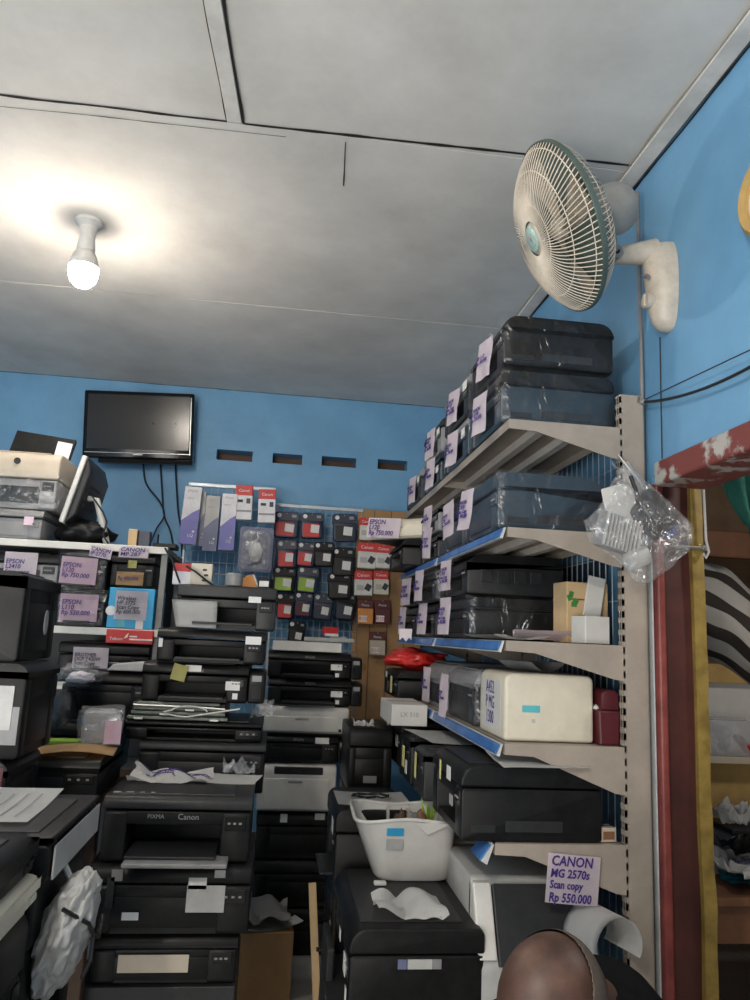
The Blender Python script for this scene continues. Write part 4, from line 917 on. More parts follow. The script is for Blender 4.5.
# dark twin packs: rows top to bottom
TWIN = [
 (275, 298, 513, 536, 'navy', 'redb', 'dark pack with red panel, top row of the wide grid, beside the violet boxes grid'),
 (302, 323, 514, 537, 'navy', 'redb', 'dark pack with red panel and hat-like card, second of the top row'),
 (334, 356, 515, 540, 'navy', 'char', 'dark pack with white sticker, last of the top row before the brown board'),
 (278, 297, 541, 566, 'navy', 'redb', 'dark pack with red panel, first of the second row'),
 (297, 314, 543, 565, 'navy', 'redb', 'dark pack with bright red panel, second of the second row'),
 (315, 334, 543, 565, 'black', 'char', 'all-dark pack with grey sticker, third of the second row'),
 (333, 354, 549, 574, 'black', 'char', 'drooping dark pack at the end of the second row'),
 (274, 295, 568, 590, 'black', 'green', 'dark pack with faint green panel, first of the third row'),
 (297, 317, 568, 591, 'navy', 'green', 'dark pack with bright lime green panel in the third row'),
 (329, 351, 574, 597, 'black', 'char', 'round-bodied dark pack in the third row near the brown board'),
 (277, 294, 594, 617, 'black', 'redb', 'dark pack with small red flash, first of the fourth row'),
 (295, 312, 593, 615, 'navy', 'maroon', 'dark pack with deep red panel, second of the fourth row'),
 (313, 331, 595, 618, 'navy', 'navy', 'navy pack with square white sticker, third of the fourth row'),
 (335, 354, 594, 618, 'black', 'navy', 'dark pack with white sticker, end of the fourth row'),
 (288, 304, 622, 642, 'black', 'char', 'black pack hanging lowest above the white sheet'),
]
for i, (a, b, c, d, mn, ac, lb) in enumerate(TWIN): pack(lb, a, b, c, d, GY - .05 - .012 * (i % 2), 'twin', random.uniform(-.06, .06), mn, ac, .5, 'dark cartridge packs')
RP = 'red-headed cartridge packs'
pack('red-headed pale pack at the top of the brown board', 359, 373, 518, 541, GY - .05, 'canon', 0, 'white', 'redb', group=RP)
pack('pale pack with bird print, second down on the brown board', 357, 375, 543, 569, GY - .05, 'canon', .02, 'white', 'redb', group=RP)
pack('pale pack with bird print beside the second one, next to the rack', 375, 391, 545, 569, GY - .05, 'canon', 0, 'white', 'redb', group=RP)
pack('red-headed pack with pale body, third down on the brown board', 354, 372, 571, 596, GY - .05, 'canon', -.02, 'white', 'redb', group=RP)
pack('red-headed pack with green-tinted body beside the third one', 373, 388, 571, 595, GY - .05, 'canon', .0, 'cream', 'redb', group=RP)
pack('maroon and orange pack, fourth down on the brown board', 357, 373, 600, 624, GY - .05, 'warm', 0, 'orangep', 'maroon', group=RP)
pack('maroon and purple pack beside the orange one on the brown board', 374, 390, 600, 624, GY - .05, 'warm', 0, 'maroon', 'maroon', group=RP)
pack('brown-headed pack low on the brown board beside the red bag', 369, 385, 632, 655, GY - .05, 'warm', 0, 'beige', 'maroon', group=RP)
# a counter carrying bits behind the printer stacks (boxes, cables)
cz0 = 1.36

# ================================================================== stacks of machines
def table(label, x0, x1, y0, y1, z, m='wooddk', name='side_table'):
    t = thing(name, label, 'table', ((x0 + x1) / 2, (y0 + y1) / 2, 0)); a, b = (x1 - x0) / 2, (y1 - y0) / 2
    MB().span((-a, -b, z - .03), (a, b, z), .003).build('table_top', m, t)
    for sx in (-1, 1):
        for sy in (-1, 1): MB().box((sx * (a - .03), sy * (b - .03), (z - .03) / 2), (.04, .04, z - .03), .003).build('leg', m, t)
    return t
# --- big pile in front (front plane Y = 2.3)
YA = 2.30
zA3 = at(165, 988, YA).z; 
carton('dark carton under the big pile of black scanners', .44, .36, zA3 - .002, (-.27, YA + .19, 0.0), m='char')
_, z = fr('dusty black printer with a faded yellowed label, lowest visible in the big front pile', 92, 236, 934, 988, YA + .02, .36, z=zA3, bm='black', stickers=[(-.03, .055, .19, .045, 'beige')], open_slot=False, panel='black')
_, z = fr('black scanner printer with a pale card on its front in the big front pile', 86, 250, 864, 932, YA, .38, z=z + .004, bm='black', panel='black', open_slot=False, stickers=[(.10, .095, .105, .07, 'lgrey'), (.075, .135, .05, .03, 'paper'), (-.10, .05, .045, .02, 'paper'), (.135, .16, .03, .02, 'lgrey'), (-.145, .155, .03, .03, 'grey'), (-.16, .11, .02, .08, 'char')])
o, z = fr('lettered black scanner printer with papers on its lid, topping the big front pile', 102, 250, 797, 860, YA, .40, z=z + .004, bm='black', lm='char', rf=.02, split=.78, panel='gloss')
text('Canon', .022, 'inkgrey', o, (.03, -.206, .122)); text('PIXMA', .016, 'inkgrey', o, (-.06, -.206, .122))
for k, xx in enumerate((-.17, -.13, -.10, -.075)): MB().span((xx, -.16, .2), (xx + .022, -.15, .2)).build('key', 'inkgrey', o) if False else None
MB().span((-.13, -.28, .006), (.15, -.19, .018), .003).build('output_flap', 'grey', o)
zTop = z
lb = o
for k, xx in enumerate((-.19, -.155, -.115, -.085)): MB().span((xx, -.165, zTop - o.location.z + .0006), (xx + (.022 if k < 2 else .012), -.155, zTop - o.location.z + .0046)).build('touch_key', 'inkgrey', o)
crumple('crumpled_sheet', 'crumpled white sheet with blue scribbles on the lid of the front pile', 'paper', 'paper', (-.30, YA + .24, zTop + .006), .24, .17, .035, 1.7, freq=2.0, scrib=True)
def scrib(loc, w, h, s, label, m='ink'):
    pass
sheetpaper('flat white sheet beside the crumpled one on the lid of the front pile', .23, .16, (-.14, YA + .25, zTop + .0052), -.15, .002)
cr = crumple('film_scrap', 'twisted scrap of clear film standing on the lid of the front pile', 'film scrap', 'bag', (-.095, YA + .34, zTop + .006), .10, .06, .05, 7.7, freq=4)
# --- second pile behind it (front plane Y = 2.72)
YS = 2.74
zD = at(200, 793, YS).z
table('dark low table carrying the second pile of black printers', -.60, -.12, YS - .01, YS + .42, zD - .002)
_, z = fr('black printer with a raised blank door, lowest of the second pile behind the scribbled papers', 138, 264, 742, 793, YS, .36, z=zD, bm='black', lm='char', open_slot=False, panel='char', rf=.02, split=.8)
o, z = fr('black printer whose open top shows a greenish mechanism, second pile', 125, 262, 722, 738, YS, .36, z=z + .003, bm='black', rf=.01, tray=False)
w_ = .44; hz = z - o.location.z
mc = MB()
for k in range(4): mc.box((-.06, -.165 + .012 * (k % 2), hz + .010 + .016 * k), (.34 - .02 * k, .03, .010), .002)
mc = mc.build('mechanism', 'pcb', o)
MB().span((-.22, -.155, hz), (.10, .10, hz + .06), .004).build('chassis', 'char', o)
MB().tube([(-.21, -.186, hz + .052), (.0, -.19, hz + .05), (.10, -.19, hz + .046)], .0045, 8).build('rail_rod', 'metal', o, smooth=SM)
MB().tube([(-.02 + .06 * math.cos(a * .42) * (1 + .5 * (a > 7)), -.196, hz + .036 + .018 * math.sin(a * .42)) for a in range(12)] + [(.15, -.196, hz + .05)], .003, 6).build('ribbon_cable', 'white', o, smooth=SM)
for k in range(4): MB().box((-.19 + .085 * k, -.188, hz + .008 + .016 * (k % 3)), (.03, .01, .006), .001).build('white_clip', 'paper', o)
ztr = z + .065
crumple('white_wad', 'crumpled white film wad on the end of the open printer', 'film scrap', 'bag', (-.035, YS - .0 + .10, z + .01), .08, .07, .06, 2.2, freq=3)
_, z = fr('tank printer with a yellow note on its front in the second pile', 142, 266, 664, 700, YS + .01, .36, z=ztr, name='tank_printer', bm='black', rf=.03, tank=True, logo='EPSON', stickers=[(.13, .06, .05, .03, 'paper'), (.14, .025, .018, .02, 'paper'), (-.01, .115, .055, .022, 'paper')], tags=[dict(loc=(-.055, -.20, .10), w=.05, h=.055, body='', tilt=.2, m='yellow', rx=.05)])
_, z = fr('round-ended black printer with a white oval emblem, second from the top of the second pile', 157, 265, 630, 662, YS + .01, .36, z=z + .003, bm='black', rf=.03, lm='black', stickers=[(.145, .085, .055, .028, 'paper'), (-.175, .065, .014, .03, 'inkwhite')])
_, zI = fr('charcoal printer with white sticker topping the second pile', 176, 276, 586, 628, YS + .05, .34, z=z + .003, bm='char', rf=.01, panel='black', stickers=[(.10, .112, .045, .022, 'paper')])
t = thing('white_sheet', 'folded white sheet leaning against the top machine of the second pile', 'paper', (at(195, 632, YS).x, YS + .038, z + .005), rot=(-.06, .0, 0))
MB().sheet(lambda u, v: V(((u - .5) * .14 + .02 * v * (u - .5) - .012 * v, -.022 + .012 * math.sin(v * 5) * .5, v * .095)), 8, 10, .0008).build('page', 'paper', t, smooth=PI)
# bits on top of it
bx = lambda px, Y: at(px, 580, Y).x
t = carton('small red and white packet among black leads on top of the second pile', .075, .05, .08, (bx(182, YS + .2), YS + .22, zI + .005), .1, 'palebox', 'small_packet'); MB().span((-.038, -.0265, .05), (.038, -.0245, .08)).build('red_print', 'redb', t)
t = thing('socket_box', 'cream power socket box with switches on top of the second pile', 'socket', (bx(201, YS + .2), YS + .22, zI + .005)); MB().box((0, 0, .042), (.082, .05, .084), .004).build('case', 'cream', t)
for k in range(3): MB().box((.012 + .006 * (k % 2), -.026, .02 + .02 * k), (.016, .004, .008), .002).build('rocker_switch', 'wooddk', t)
t = thing('orange_packet', 'orange triangular packet tip behind the charcoal top printer', 'packet', (bx(244, YS + .2), YS + .24, zI + .005)); MB().prism([(-.05, 0), (.055, 0), (.03, .055), (.01, .05)], 1, -.012, .012, .003).build('wrapper', 'orangep', t); MB().prism([(.055, .0), (.062, .0), (.036, .055), (.03, .055)], 1, -.013, .013).build('edge', 'paper', t)
t = carton('small dark carton with white print beside the orange packet', .05, .05, .04, (bx(266, YS + .2), YS + .22, zI + .005), -.3, 'black', 'small_packet'); MB().span((-.018, -.0262, .008), (.02, -.025, .03)).build('print', 'inkwhite', t)
t = thing('grey_cylinder', 'short grey plastic cylinder on the charcoal top printer', 'cylinder', (bx(234, YS + .09), YS + .10, zI + .005)); MB().lathe([(0, 0), (.03, 0), (.032, .006), (.032, .04), (.026, .046), (0, .046)], 28).build('can', 'grey', t, smooth=SM)
P = [at(x, y, YS + .14) for x, y in ((165, 548), (172, 560), (177, 575), (180, 583))]; P2_ = [at(x, y, YS + .16) for x, y in ((186, 566), (196, 572), (206, 580), (214, 586))]
tag(MB().tube(P, .004).build('socket_lead', 'cable', smooth=SM), 'black lead dropping behind the red and white packet', 'cable'); tag(MB().tube(P2_, .004).build('socket_lead', 'cable', smooth=SM), 'black lead crossing the front of the cream socket box', 'cable')
# --- middle column (front plane Y = 4.0)
YM = 4.0
zO = at(296, 812, YM).z
base1 = zO / 3
for k, lb in enumerate(('black printer standing on the floor at the foot of the middle column', 'black printer second from the floor in the middle column', 'black printer with two small white tags beneath the slotted white laser printer')):
    x0, x1 = at(254, 860, YM).x, at(344, 860, YM).x
    printer(lb, x1 - x0, .38, base1 - .004, ((x0 + x1) / 2, YM + .19, .001 + base1 * k), bm='black', panel='black', open_slot=False, stickers=[(-.09, base1 - .03, .035, .04, 'paper'), (.09, base1 - .02, .05, .03, 'lgrey')] if k == 2 else [])
_, z = fr('white laser printer with a black paper slot, lowest white one of the middle column', 257, 336, 764, 812, YM - .02, .40, 'l', z=zO + .001, slot=True, led=False, rec=False)
_, z = fr('black printer with white sticker between the two white laser printers', 258, 350, 735, 763, YM - .01, .36, z=z + .005, name='tank_printer', bm='black', tank=True, stickers=[(.12, .11, .07, .03, 'paper')], logo='EPSON', open_slot=False, panel='black')
_, z = fr('wide white laser printer beneath the twin black tank printers', 258, 349, 707, 735, YM - .02, .38, 'l', z=z + .003, rec=True, curve=.03)
_, z = fr('lettered black tank printer, lower of the two above the wide white laser', 268, 363, 679, 705, YM, .36, z=z + .008, name='tank_printer', tank=True, logo='EPSON', stickers=[(.14, .06, .06, .03, 'paper'), (.145, .02, .02, .02, 'paper')])
_, z = fr('black tank printer under the long flat white box in the middle column', 268, 363, 653, 678, YM, .36, z=z + .003, name='tank_printer', tank=True, logo='EPSON', stickers=[(.14, .06, .06, .03, 'paper'), (.145, .02, .02, .02, 'paper')])
carton('long flat white box lying on the upper twin tank printer', .36, .355, .048, (at(308, 648, YM).x, YM + .18, z + .006), -.02, 'white', 'flat_carton'); z += .05
t = thing('pale_board', 'pale board with film scraps lying at the back above the tank printers', 'board', (at(328, 642, YM + .4).x, YM + .33, z + .006), 0); MB().box((0, 0, .012), (.28, .08, .022), .003).build('board', 'lgrey', t); MB().box((.05, 0, .028), (.1, .06, .01), .003).build('film_scrap', 'tub', t)
a = at(330, 636, YM + .33)
t = carton('small red and white carton tipped on the pale board above the tank printers', .08, .06, .05, (a.x - .0, YM + .33, z + .040), .2, 'redb', 'small_carton'); MB().span((-.04, -.0315, 0), (.04, -.03, .014)).build('print_band', 'inkwhite', t)
# --- dark tower between middle column and rack
YW = 3.5
x0, x1 = at(349, 760, YW).x, at(383, 760, YW).x + .04
for k, (lb, za, zb) in enumerate((('black printer with a dim grey sticker, top of the dark pile beside the middle column', .86, 1.14), ('black printer low in the dark pile beside the middle column', .58, .856), ('black printer halfway down the dark pile beside the middle column', .3, .576), ('black printer on the floor of the dark pile beside the middle column', .001, .296))):
    printer(lb, x1 - x0, .40, zb - za, ((x0 + x1) / 2, YW + .2, za), bm='black', panel='black', open_slot=False, buttons=0, stickers=[(.0, .06, .06, .03, 'grey')] if k == 0 else [])
# --- floor row in front of the rack
zU = at(418, 929, 2.2).z
def side(lb, x0, x1, y0, y1, z0, z1, **k):
    return printer(lb, y1 - y0, x1 - x0, z1 - z0, ((x0 + x1) / 2, (y0 + y1) / 2, z0), RZ, **k)
UX0, UX1 = at(350, 960, 2.2).x, at(484, 960, 2.2).x
carton('brown carton under the black printers in the aisle by the rack', .34, .46, .26, ((UX0 + UX1) / 2, 2.46, 0))
side('black printer under the label-bearing one in the aisle', UX0, UX1, 2.22, 2.72, .262, .49, bm='black')
u = side('large black printer with a white strip label on its side and tissue on its lid', UX0, UX1, 2.2, 2.74, .494, zU, bm='black', rf=.05, rr=.02, split=.75, side_plate=True, stickers=[(.18, .15, .05, .05, 'paper'), (.24, .07, .03, .09, 'paper'), (.02, .17, .04, .03, 'paper')])
hU = zU - .494; xr = .27
for (ya, yb, m) in ((-.055, -.03, 'duskblue'), (-.028, .04, 'lgrey'), (.04, .066, 'grey')): MB().span((xr - .001, ya, hU * .63), (xr + .0035, yb, hU * .72), .001).build('side_label', m, u)
MB().span((xr - .001, .0 - .06, hU * .1), (xr + .003, .12, hU * .13)).build('side_rib', 'char', u)
cl = crumple('tissue', 'white crumpled tissue lying on the large black aisle printer', 'tissue', 'paper', (at(406, 903, 2.33).x + .005, 2.33, zU + .008), .19, .17, .055, 5.1, freq=1.6, nu=18)
t = thing('plastic_stopper', 'small white plastic cap on the large black aisle printer', 'cap', (at(377, 880, 2.62).x, 2.55, zU + .005)); MB().box((0, 0, .006), (.04, .022, .012), .004).build('cap', 'white', t)
# basin with a torn rim, odds and ends inside
bz = zU + .005
bx0, bx1 = at(352, 830, 2.60).x, at(455, 830, 2.60).x
t = thing('plastic_basin', 'white rectangular plastic tub with a blue sticker and bits inside on the aisle printer', 'tub', ((bx0 + bx1) / 2 + .008, 2.70, bz))
bw = (bx1 - bx0) / 2; bh = at(400, 826, 2.50).z - bz
def basin(s_in):
    b = bmesh.new(); rings = []; n = 40
    for (k, z) in ((.70, .0), (.74, .008), (.94, bh * .78), (1.0, bh)) if not s_in else ((.66, .012), (.71, .02), (.905, bh * .78), (.965, bh)):
        ring = []
        for i in range(n):
            a = 2 * PI * i / n; e = 5.
            c, s = math.cos(a), math.sin(a)
            r = (abs(c) ** e + abs(s) ** e) ** (-1 / e)
            skew = (-.030 if True else 0) * (1 - z / bh) * 0
            ring.append(b.verts.new((c * r * bw * k + .03 * (1 - z / bh), s * r * .155 * k, z + (.008 * math.sin(3 * a) if z >= bh * .99 else 0))))
        rings.append(ring)
    for A, B in zip(rings, rings[1:]):
        for i in range(n): b.faces.new((A[i], A[(i + 1) % n], B[(i + 1) % n], B[i]))
    b.faces.new(rings[0][::-1])
    return b, rings
bb_, _r = basin(False); m_ = MB(); m_._merge(bb_); b2, _r = basin(True)
bmesh.ops.reverse_faces(b2, faces=b2.faces); m_._merge(b2); m_.build('tub_wall', 'white', t, smooth=SM)
rm = MB(); pts = []
for i in range(60):
    a = 2 * PI * i / 60; c, s = math.cos(a), math.sin(a); r = (abs(c) ** 5 + abs(s) ** 5) ** -.2; pts.append((c * r * bw * .985, s * r * .155 * .985, bh + .008 * math.sin(3 * a)))
rm.tube(pts, .006, 8, closed=True); rm.prism([(bw * .1, bh), (bw * .8, bh), (bw * .35, bh - .035)], 1, -.161, -.157); rm.build('rim', 'white', t, smooth=SM)
for k in range(2): MB().span((-bw * .2 + bw * .42 * k, .10, .02), (-bw * .2 + bw * .42 * k + .008, .145, bh - .01), .002).build('inner_rib', 'white', t)
MB().box((-bw * .26, -.151, bh * .84), (.055, .003, .024), rot=(.22, 0, 0)).build('blue_sticker', 'blueb', t); MB().box((-bw * .26, -.145, bh * .63), (.055, .003, .032), rot=(.22, 0, 0)).build('grey_sticker', 'lgrey', t)
# things inside
for k in range(3):
    o = blob('scrap_lump', ['wooddk', 'grey', 'wood'][k], ((bx0 + bx1) / 2 + .0 + .035 * k, 2.67, bz + .125), (.03, .03, .07), k * 3.3, .5, 3.2, ['dark brown scrap lump in the white tub', 'grey scrap lump in the white tub beside the brown one', 'reddish brown scrap lump in the white tub nearest the green sprig'][k], 'scrap', sub=3)
sg = MB()
for k in range(16):
    a = random.uniform(0, 2 * PI); l = random.uniform(.03, .05)
    sg.tube([(0, 0, 0), (l * .5 * math.cos(a), l * .4 * math.sin(a), .05), (l * .8 * math.cos(a), l * .6 * math.sin(a), .07 + random.uniform(-.02, .03))], [.003, .004, .001], 5)
tag(sg.build('green_sprig', 'green', None, ((bx0 + bx1) / 2 + .105, 2.71, bz + .13)), 'bright green plastic sprig in the white tub', 'sprig'); 
tag(MB().lathe([(0, 0), (.05, 0), (.055, .01), (.055, .11), (0, .11)], 20).build('spool', 'grey', None, ((bx0 + bx1) / 2 + .10, 2.70, bz + .014), smooth=SM), 'grey spool at the bottom of the white tub under the green sprig', 'spool')
# pile behind the tub with a flat white cover
carton('brown carton on the floor under the machines behind the white tub', .36, .36, .40, (.47, 3.02, 0))
side('black printer low behind the white tub in the aisle', .26, .53, 2.84, 3.24, .402, .655, bm='black')
side('black printer under the white paper cover behind the tub', .255, .53, 2.83, 3.24, .659, .935, bm='black', stickers=[(.1, .2, .06, .05, 'paper')])
cv = sheetpaper('white cover with a ring of wire on it behind the white tub', .27, .24, (.395, 2.97, .9415), 0, .006)
tag(MB().tube([(.39 + .07 * math.cos(a * .45), 2.96 + .03 * math.sin(a * .45), .956 + .003 * (a % 3)) for a in range(26)], .003, 6).build('wire_ring', 'cable', smooth=SM), 'loop of thin dark wire lying on the white cover behind the tub', 'wire')
# paper bits, papers on a carton on the floor, plank
p = at(338, 822, 2.9); crumple('paper_scrap', 'small white paper scrap hanging off the dark pile beside the tub', 'paper', 'paper', (x0 + .06, 3.53, 1.145), .09, .05, .03, 8.8)
HY = 3.55
fx = at(264, 928, HY); hx0 = fx.x
ct = carton('low brown carton on the tiles under the loose heap of old papers', .25, .24, fx.z - .02, (hx0, HY + .12, 0), .05)
sheetpaper('grey old paper bundle on the brown carton on the tiles', .21, .24, (hx0 - .01, HY + .12, fx.z - .015), .2, .01, m='lgrey')
crumple('old_paper', 'grey crumpled newspaper heaped on the brown carton on the tiles', 'paper', 'lgrey', (hx0 - .01, HY + .13, fx.z + .002), .23, .24, .12, 4.9, freq=1.7)
sheetpaper('small white sheet at the end of the old paper heap', .10, .08, (hx0 + .11, HY + .08, fx.z - .006), .5, .01)
p0, p1 = at(315, 917, 2.95), at(327, 968, 2.85)
t = thing('plank', 'pale wooden lath leaning on the tiles before the middle column', 'plank', (p1.x, 2.85, 0), rot=(-.25, -.09, 0)); MB().span((-.014, -.012, 0), (.014, .012, p1.z + .25), .002).build('lath', 'ply', t)
p = at(340, 950, 2.5); t = thing('plastic_sheet', 'dark plastic panel leaning against the aisle printers', 'panel', (UX0 - .012, 2.55, 0), rot=(0, .01, 0)); MB().span((-.035, -.1, 0), (-.012, .12, .62), .006).build('panel', 'char', t)

# --- near machines at the picture's edge
TZ = .75
table('dark work table under the machines nearest the shop door', -1.25, -.44, 1.10, 2.30, TZ - .002)
c0 = at(28, 572, 2.0); xB = c0.x
def yon(px, X): d = ray(px, 600); return d.y / d.x * X
yB = yon(58, xB)
zb1, zb2, zb3 = at(28, 664, 2.0).z, at(30, 762, 2.0).z, at(30, 812, 2.0).z
LZ = PI / 2
def left(lb, x0, x1, y0, y1, z0, z1, **k): return printer(lb, y1 - y0, x1 - x0, z1 - z0, ((x0 + x1) / 2, (y0 + y1) / 2, z0), LZ, **k)
o = left('tall black machine with an oval emblem, topmost of the edge pile before the shelving', xB - .36, xB, 2.0, yB, zb1 + .003, c0.z, bm='black', lm='black', open_slot=False, panel='black', split=.9, rf=.04, rr=.02, buttons=0)
MB().lathe([(0, 0), (.022, 0), (.022, .003), (0, .003)], 20, Matrix.Translation((0.03, -.1862, .10)) @ Matrix.Diagonal((.7, 1, 1.5, 1)) @ Matrix.Rotation(PI / 2, 4, 'X')).build('oval_emblem', 'lgrey', o)
wB = (yB - 2.0) / 2
o = left('black machine with a taped grey card on its side, second of the edge pile', xB - .33, xB + .03, 2.0, yB - .02, zb2 + .003, zb1, bm='black', lm='black', open_slot=False, panel='black', split=.86, buttons=0)
MB().span((-wB + .0085, -.158, .04), (-wB + .012, -.08, .14)).build('taped_card', 'grey', o) if False else None
sw_ = (yB - .02 - 2.0) / 2
MB().span((-sw_ - .003, -.172, .035), (-sw_ + .001, -.092, .125)).build('taped_card', 'grey', o); MB().span((-sw_ - .005, -.155, .07), (-sw_ + .001, -.115, .175)).build('taped_card', 'lgrey', o)
o = left('black machine with a small red label on its side, third of the edge pile', xB - .35, xB + .01, 2.0, yB - .03, zb3, zb2, bm='black', open_slot=False, panel='black', buttons=0)
MB().span((-(yB - 2.03) / 2 - .003, -.172, .035), (-(yB - 2.03) / 2 + .001, -.145, .1)).build('red_label', 'maroon', o)
left('black machine on the table at the foot of the edge pile', xB - .36, xB - .03, 2.0, yB - .03, TZ, zb3 - .004, bm='black', open_slot=False, panel='black', buttons=0)
xw = at(98, 800, 1.8).x
zw1 = at(55, 838, 1.45).z; zw0 = at(52, 885, 1.45).z
left('black printer on the table under the pale-sided one', xw - .36, xw - .02, 1.45, 1.80, TZ, zw0 - .004, bm='black')
o = left('black printer with a broad pale grey front panel and a white sheet on top', xw - .36, xw, 1.45, 1.80, zw0, zw1, bm='black', lm='black', open_slot=False, panel='lgrey', rf=.006, split=.84, buttons=0)
MB().span((-.165, -.187, .004), (.17, -.183, (zw1 - zw0) * .8), .002).build('front_panel', 'lgrey', o)
sheetpaper('white printed sheet on the pale-fronted black printer', .30, .20, (xw - .17, 1.66, zw1 + .005), PI / 2 + .05, .004, lines=6)
zn = at(36, 904, 1.42).z; zn1 = at(36, 874, 1.42).z; zn2 = at(34, 833, 1.42).z
xn = at(37, 890, 1.42).x
left('black machine on the table edge under the cream one', xn - .36, xn - .01, 1.14, 1.42, TZ, zn - .003, bm='black')
left('cream printer lid corner showing below a black ribbed machine', xn - .36, xn, 1.14, 1.42, zn, zn1, bm='cream', open_slot=False, panel='cream', buttons=0, rf=.02)
o = left('black ribbed machine lying on the cream printer nearest the shop door', xn - .37, xn - .01, 1.15, 1.42, zn1 + .003, zn2, bm='black', open_slot=False, panel='black', buttons=0)
for k in range(6): MB().span((-.137, -.14 + .035 * k, .012), (-.131, -.128 + .035 * k, .05), .002).build('side_rib', 'grey', o)
# white carrier bag hanging off the table edge
bg = at(55, 935, 1.5)
tm = bmesh.new(); bmesh.ops.create_icosphere(tm, subdivisions=5, radius=1)
for v in tm.verts:
    n = v.co.normalized(); f = (n.z + 1) / 2
    k = 1 + .22 * noise.noise(n * 3) + .10 * noise.noise(n * 9)
    v.co = V((n.x * .045 * k + (.05 * f - .03), n.y * .10 * k, n.z * .105 + .01 * noise.noise(n * 6)))
t = thing('white_bag', 'white plastic carrier bag knotted with black cord hanging below the pale-fronted printer', 'bag', (xw + .02, 1.56, bg.z - .015))
MB()._merge(tm).build('bag_film', 'whitebag', t, smooth=PI)
MB().tube([(.01, -.10, .07), (.045, -.05, .03), (.05, -.02, .0), (.055, .0, -.01), (.05, .05, .01)], .004).tube([(.05, -.02, 0), (.05, -.03, -.04), (.045, -.06, -.055)], .004).build('cord', 'cable', t, smooth=SM)
MB().tube([(.0, .0, .08), (-.02, .0, .115)], .006).build('handle', 'whitebag', t)
# clutter between the edge pile and the shelving
TY = 2.36
zc = at(90, 800, TY).z
table('dark side table with film-wrapped parts before the shelving', -1.02, -.61, TY - .02, 3.02, zc - .002)
zc2 = at(90, 760, TY).z
printer('black printer under the manila envelope in front of the shelving', .50, .34, zc2 - zc, (-.735, TY + .17, zc), bm='black', open_slot=False, panel='black')
e = sheetpaper('manila envelope bowed over the black printer in front of the shelving', .23, .17, (at(72, 752, TY + .1).x + .01, TY + .10, zc2 + .018), .12, -.012, m='orange', name='envelope', cat='envelope')
t = thing('green_folder', 'olive green paper strip under the manila envelope', 'paper', (at(60, 742, TY + .25).x + .01, TY + .25, zc2 + .005), .1); MB().box((0, 0, .008), (.16, .06, .014), .003).build('folder', 'green', t)
printer('black printer behind the manila envelope beside film-wrapped parts', .46, .26, .17, (-.745, 2.86, zc), bm='black')
CY = 2.80
ca, cb2 = at(66, 690, CY), at(66, 748, CY)
o = blob('wrapped_part', 'char', (ca.x, CY, (ca.z + cb2.z) / 2), (.045, .07, (ca.z - cb2.z) / 2), 3.1, .12, 2., 'tall dark part in glossy film standing beside the edge pile', 'part')
ow = blob('film', 'wrap', (0, 0, 0), (.052, .08, (ca.z - cb2.z) / 2 + .01), 6.1, .2, 3.5, parent=o)
p = at(75, 676, CY); t = blob('film_bundle', 'bag', p, (.075, .08, .035), 9.1, .55, 2.4, 'shiny bundle of clear film lying on top of the tall wrapped part', 'film bundle')
blob('pink_lining', 'tag', (.02, 0, -.005), (.045, .04, .018), 2.1, .4, 2.2, parent=t)
pa, pb2 = at(102, 708, 2.58), at(102, 745, 2.58); rr = (pa.z - pb2.z) / 2
t = thing('film_parcel', 'grey parcel in crinkled film with a pink label before the shelving', 'parcel', (pa.x, 2.60, pb2.z), .15)
MB().box((0, 0, rr), (.115, .10, rr * 1.8), .02, 3).build('parcel_box', 'grey', t, smooth=SM); wrap(t, .12, .105, rr * 1.9, .006, 'film', 'bag', 3.3, amp=.014)
price_tag(t, (.04, -.078, rr * .8), .05, .07, '', m='pinktag', name='pink_label')
x_ = at(98, 690, 2.85).x
printer('black printer seen between film parcels under the lowest shelf', .30, .12, .16, (x_ + .02, 2.93, zc + .175), bm='black', open_slot=False, panel='black')
t = thing('grey_tray', 'grey plastic tray lid beside the film parcels', 'tray', (at(130, 690, 2.95).x, 2.90, zc + .337)); MB().prism([(-.07, 0), (.07, 0), (.06, .035), (-.05, .022)], 1, -.05, .06, .004).build('tray', 'lgrey', t)

# ================================================================== seated person, head bowed
hc = at(552, 1012, 1.20)
fwd = V((-.72, -.69, 0)).normalized(); lft = V((-fwd.y, fwd.x, 0)) * 1.0
lft = V((.69, -.72, 0)).normalized()
hu = (fwd * .62 + V((0, 0, .78))).normalized(); hf = (fwd * .78 - V((0, 0, .62))).normalized()
HM = Matrix((lft, hf, hu)).transposed()                     # head: x = left, y = face, z = crown
def hp(x, y, z): return hc + HM @ V((x, y, z))
per = thing('person', 'seated person with a bald brown crown and black shirt, head bowed below the rack', 'person', (hc.x + .28, hc.y + .27, 0))
PI_ = Matrix.Translation(per.location).inverted()
def ell(mb, c, r, m3=None, seg=24):
    t = bmesh.new(); bmesh.ops.create_uvsphere(t, u_segments=seg, v_segments=seg * 2 // 3, radius=1)
    mm = (m3.to_4x4() if m3 else Matrix()) @ Matrix.Diagonal((*r, 1)); mm = Matrix.Translation(c) @ mm; mb._merge(t, mm)
neck0 = hp(0, -.055, -.085); neckb = hc - fwd * .155 + V((0, 0, -.055))
pel = per.location + V((.02, .02, .50)); chest = neckb.lerp(pel, .35) - fwd * .05; waist = neckb.lerp(pel, .7) - fwd * .05
shl = {s: neckb + lft * (.175 * s) + V((0, 0, -.075 + .025 * s)) + fwd * .02 for s in (1, -1)}
hip = {s: pel + lft * .09 * s + V((0, 0, -.03)) for s in (1, -1)}
kne = {s: hip[s] + fwd * .42 + lft * .06 * s + V((0, 0, .0)) for s in (1, -1)}
ank = {s: V((kne[s].x, kne[s].y, .07)) - fwd * .05 for s in (1, -1)}
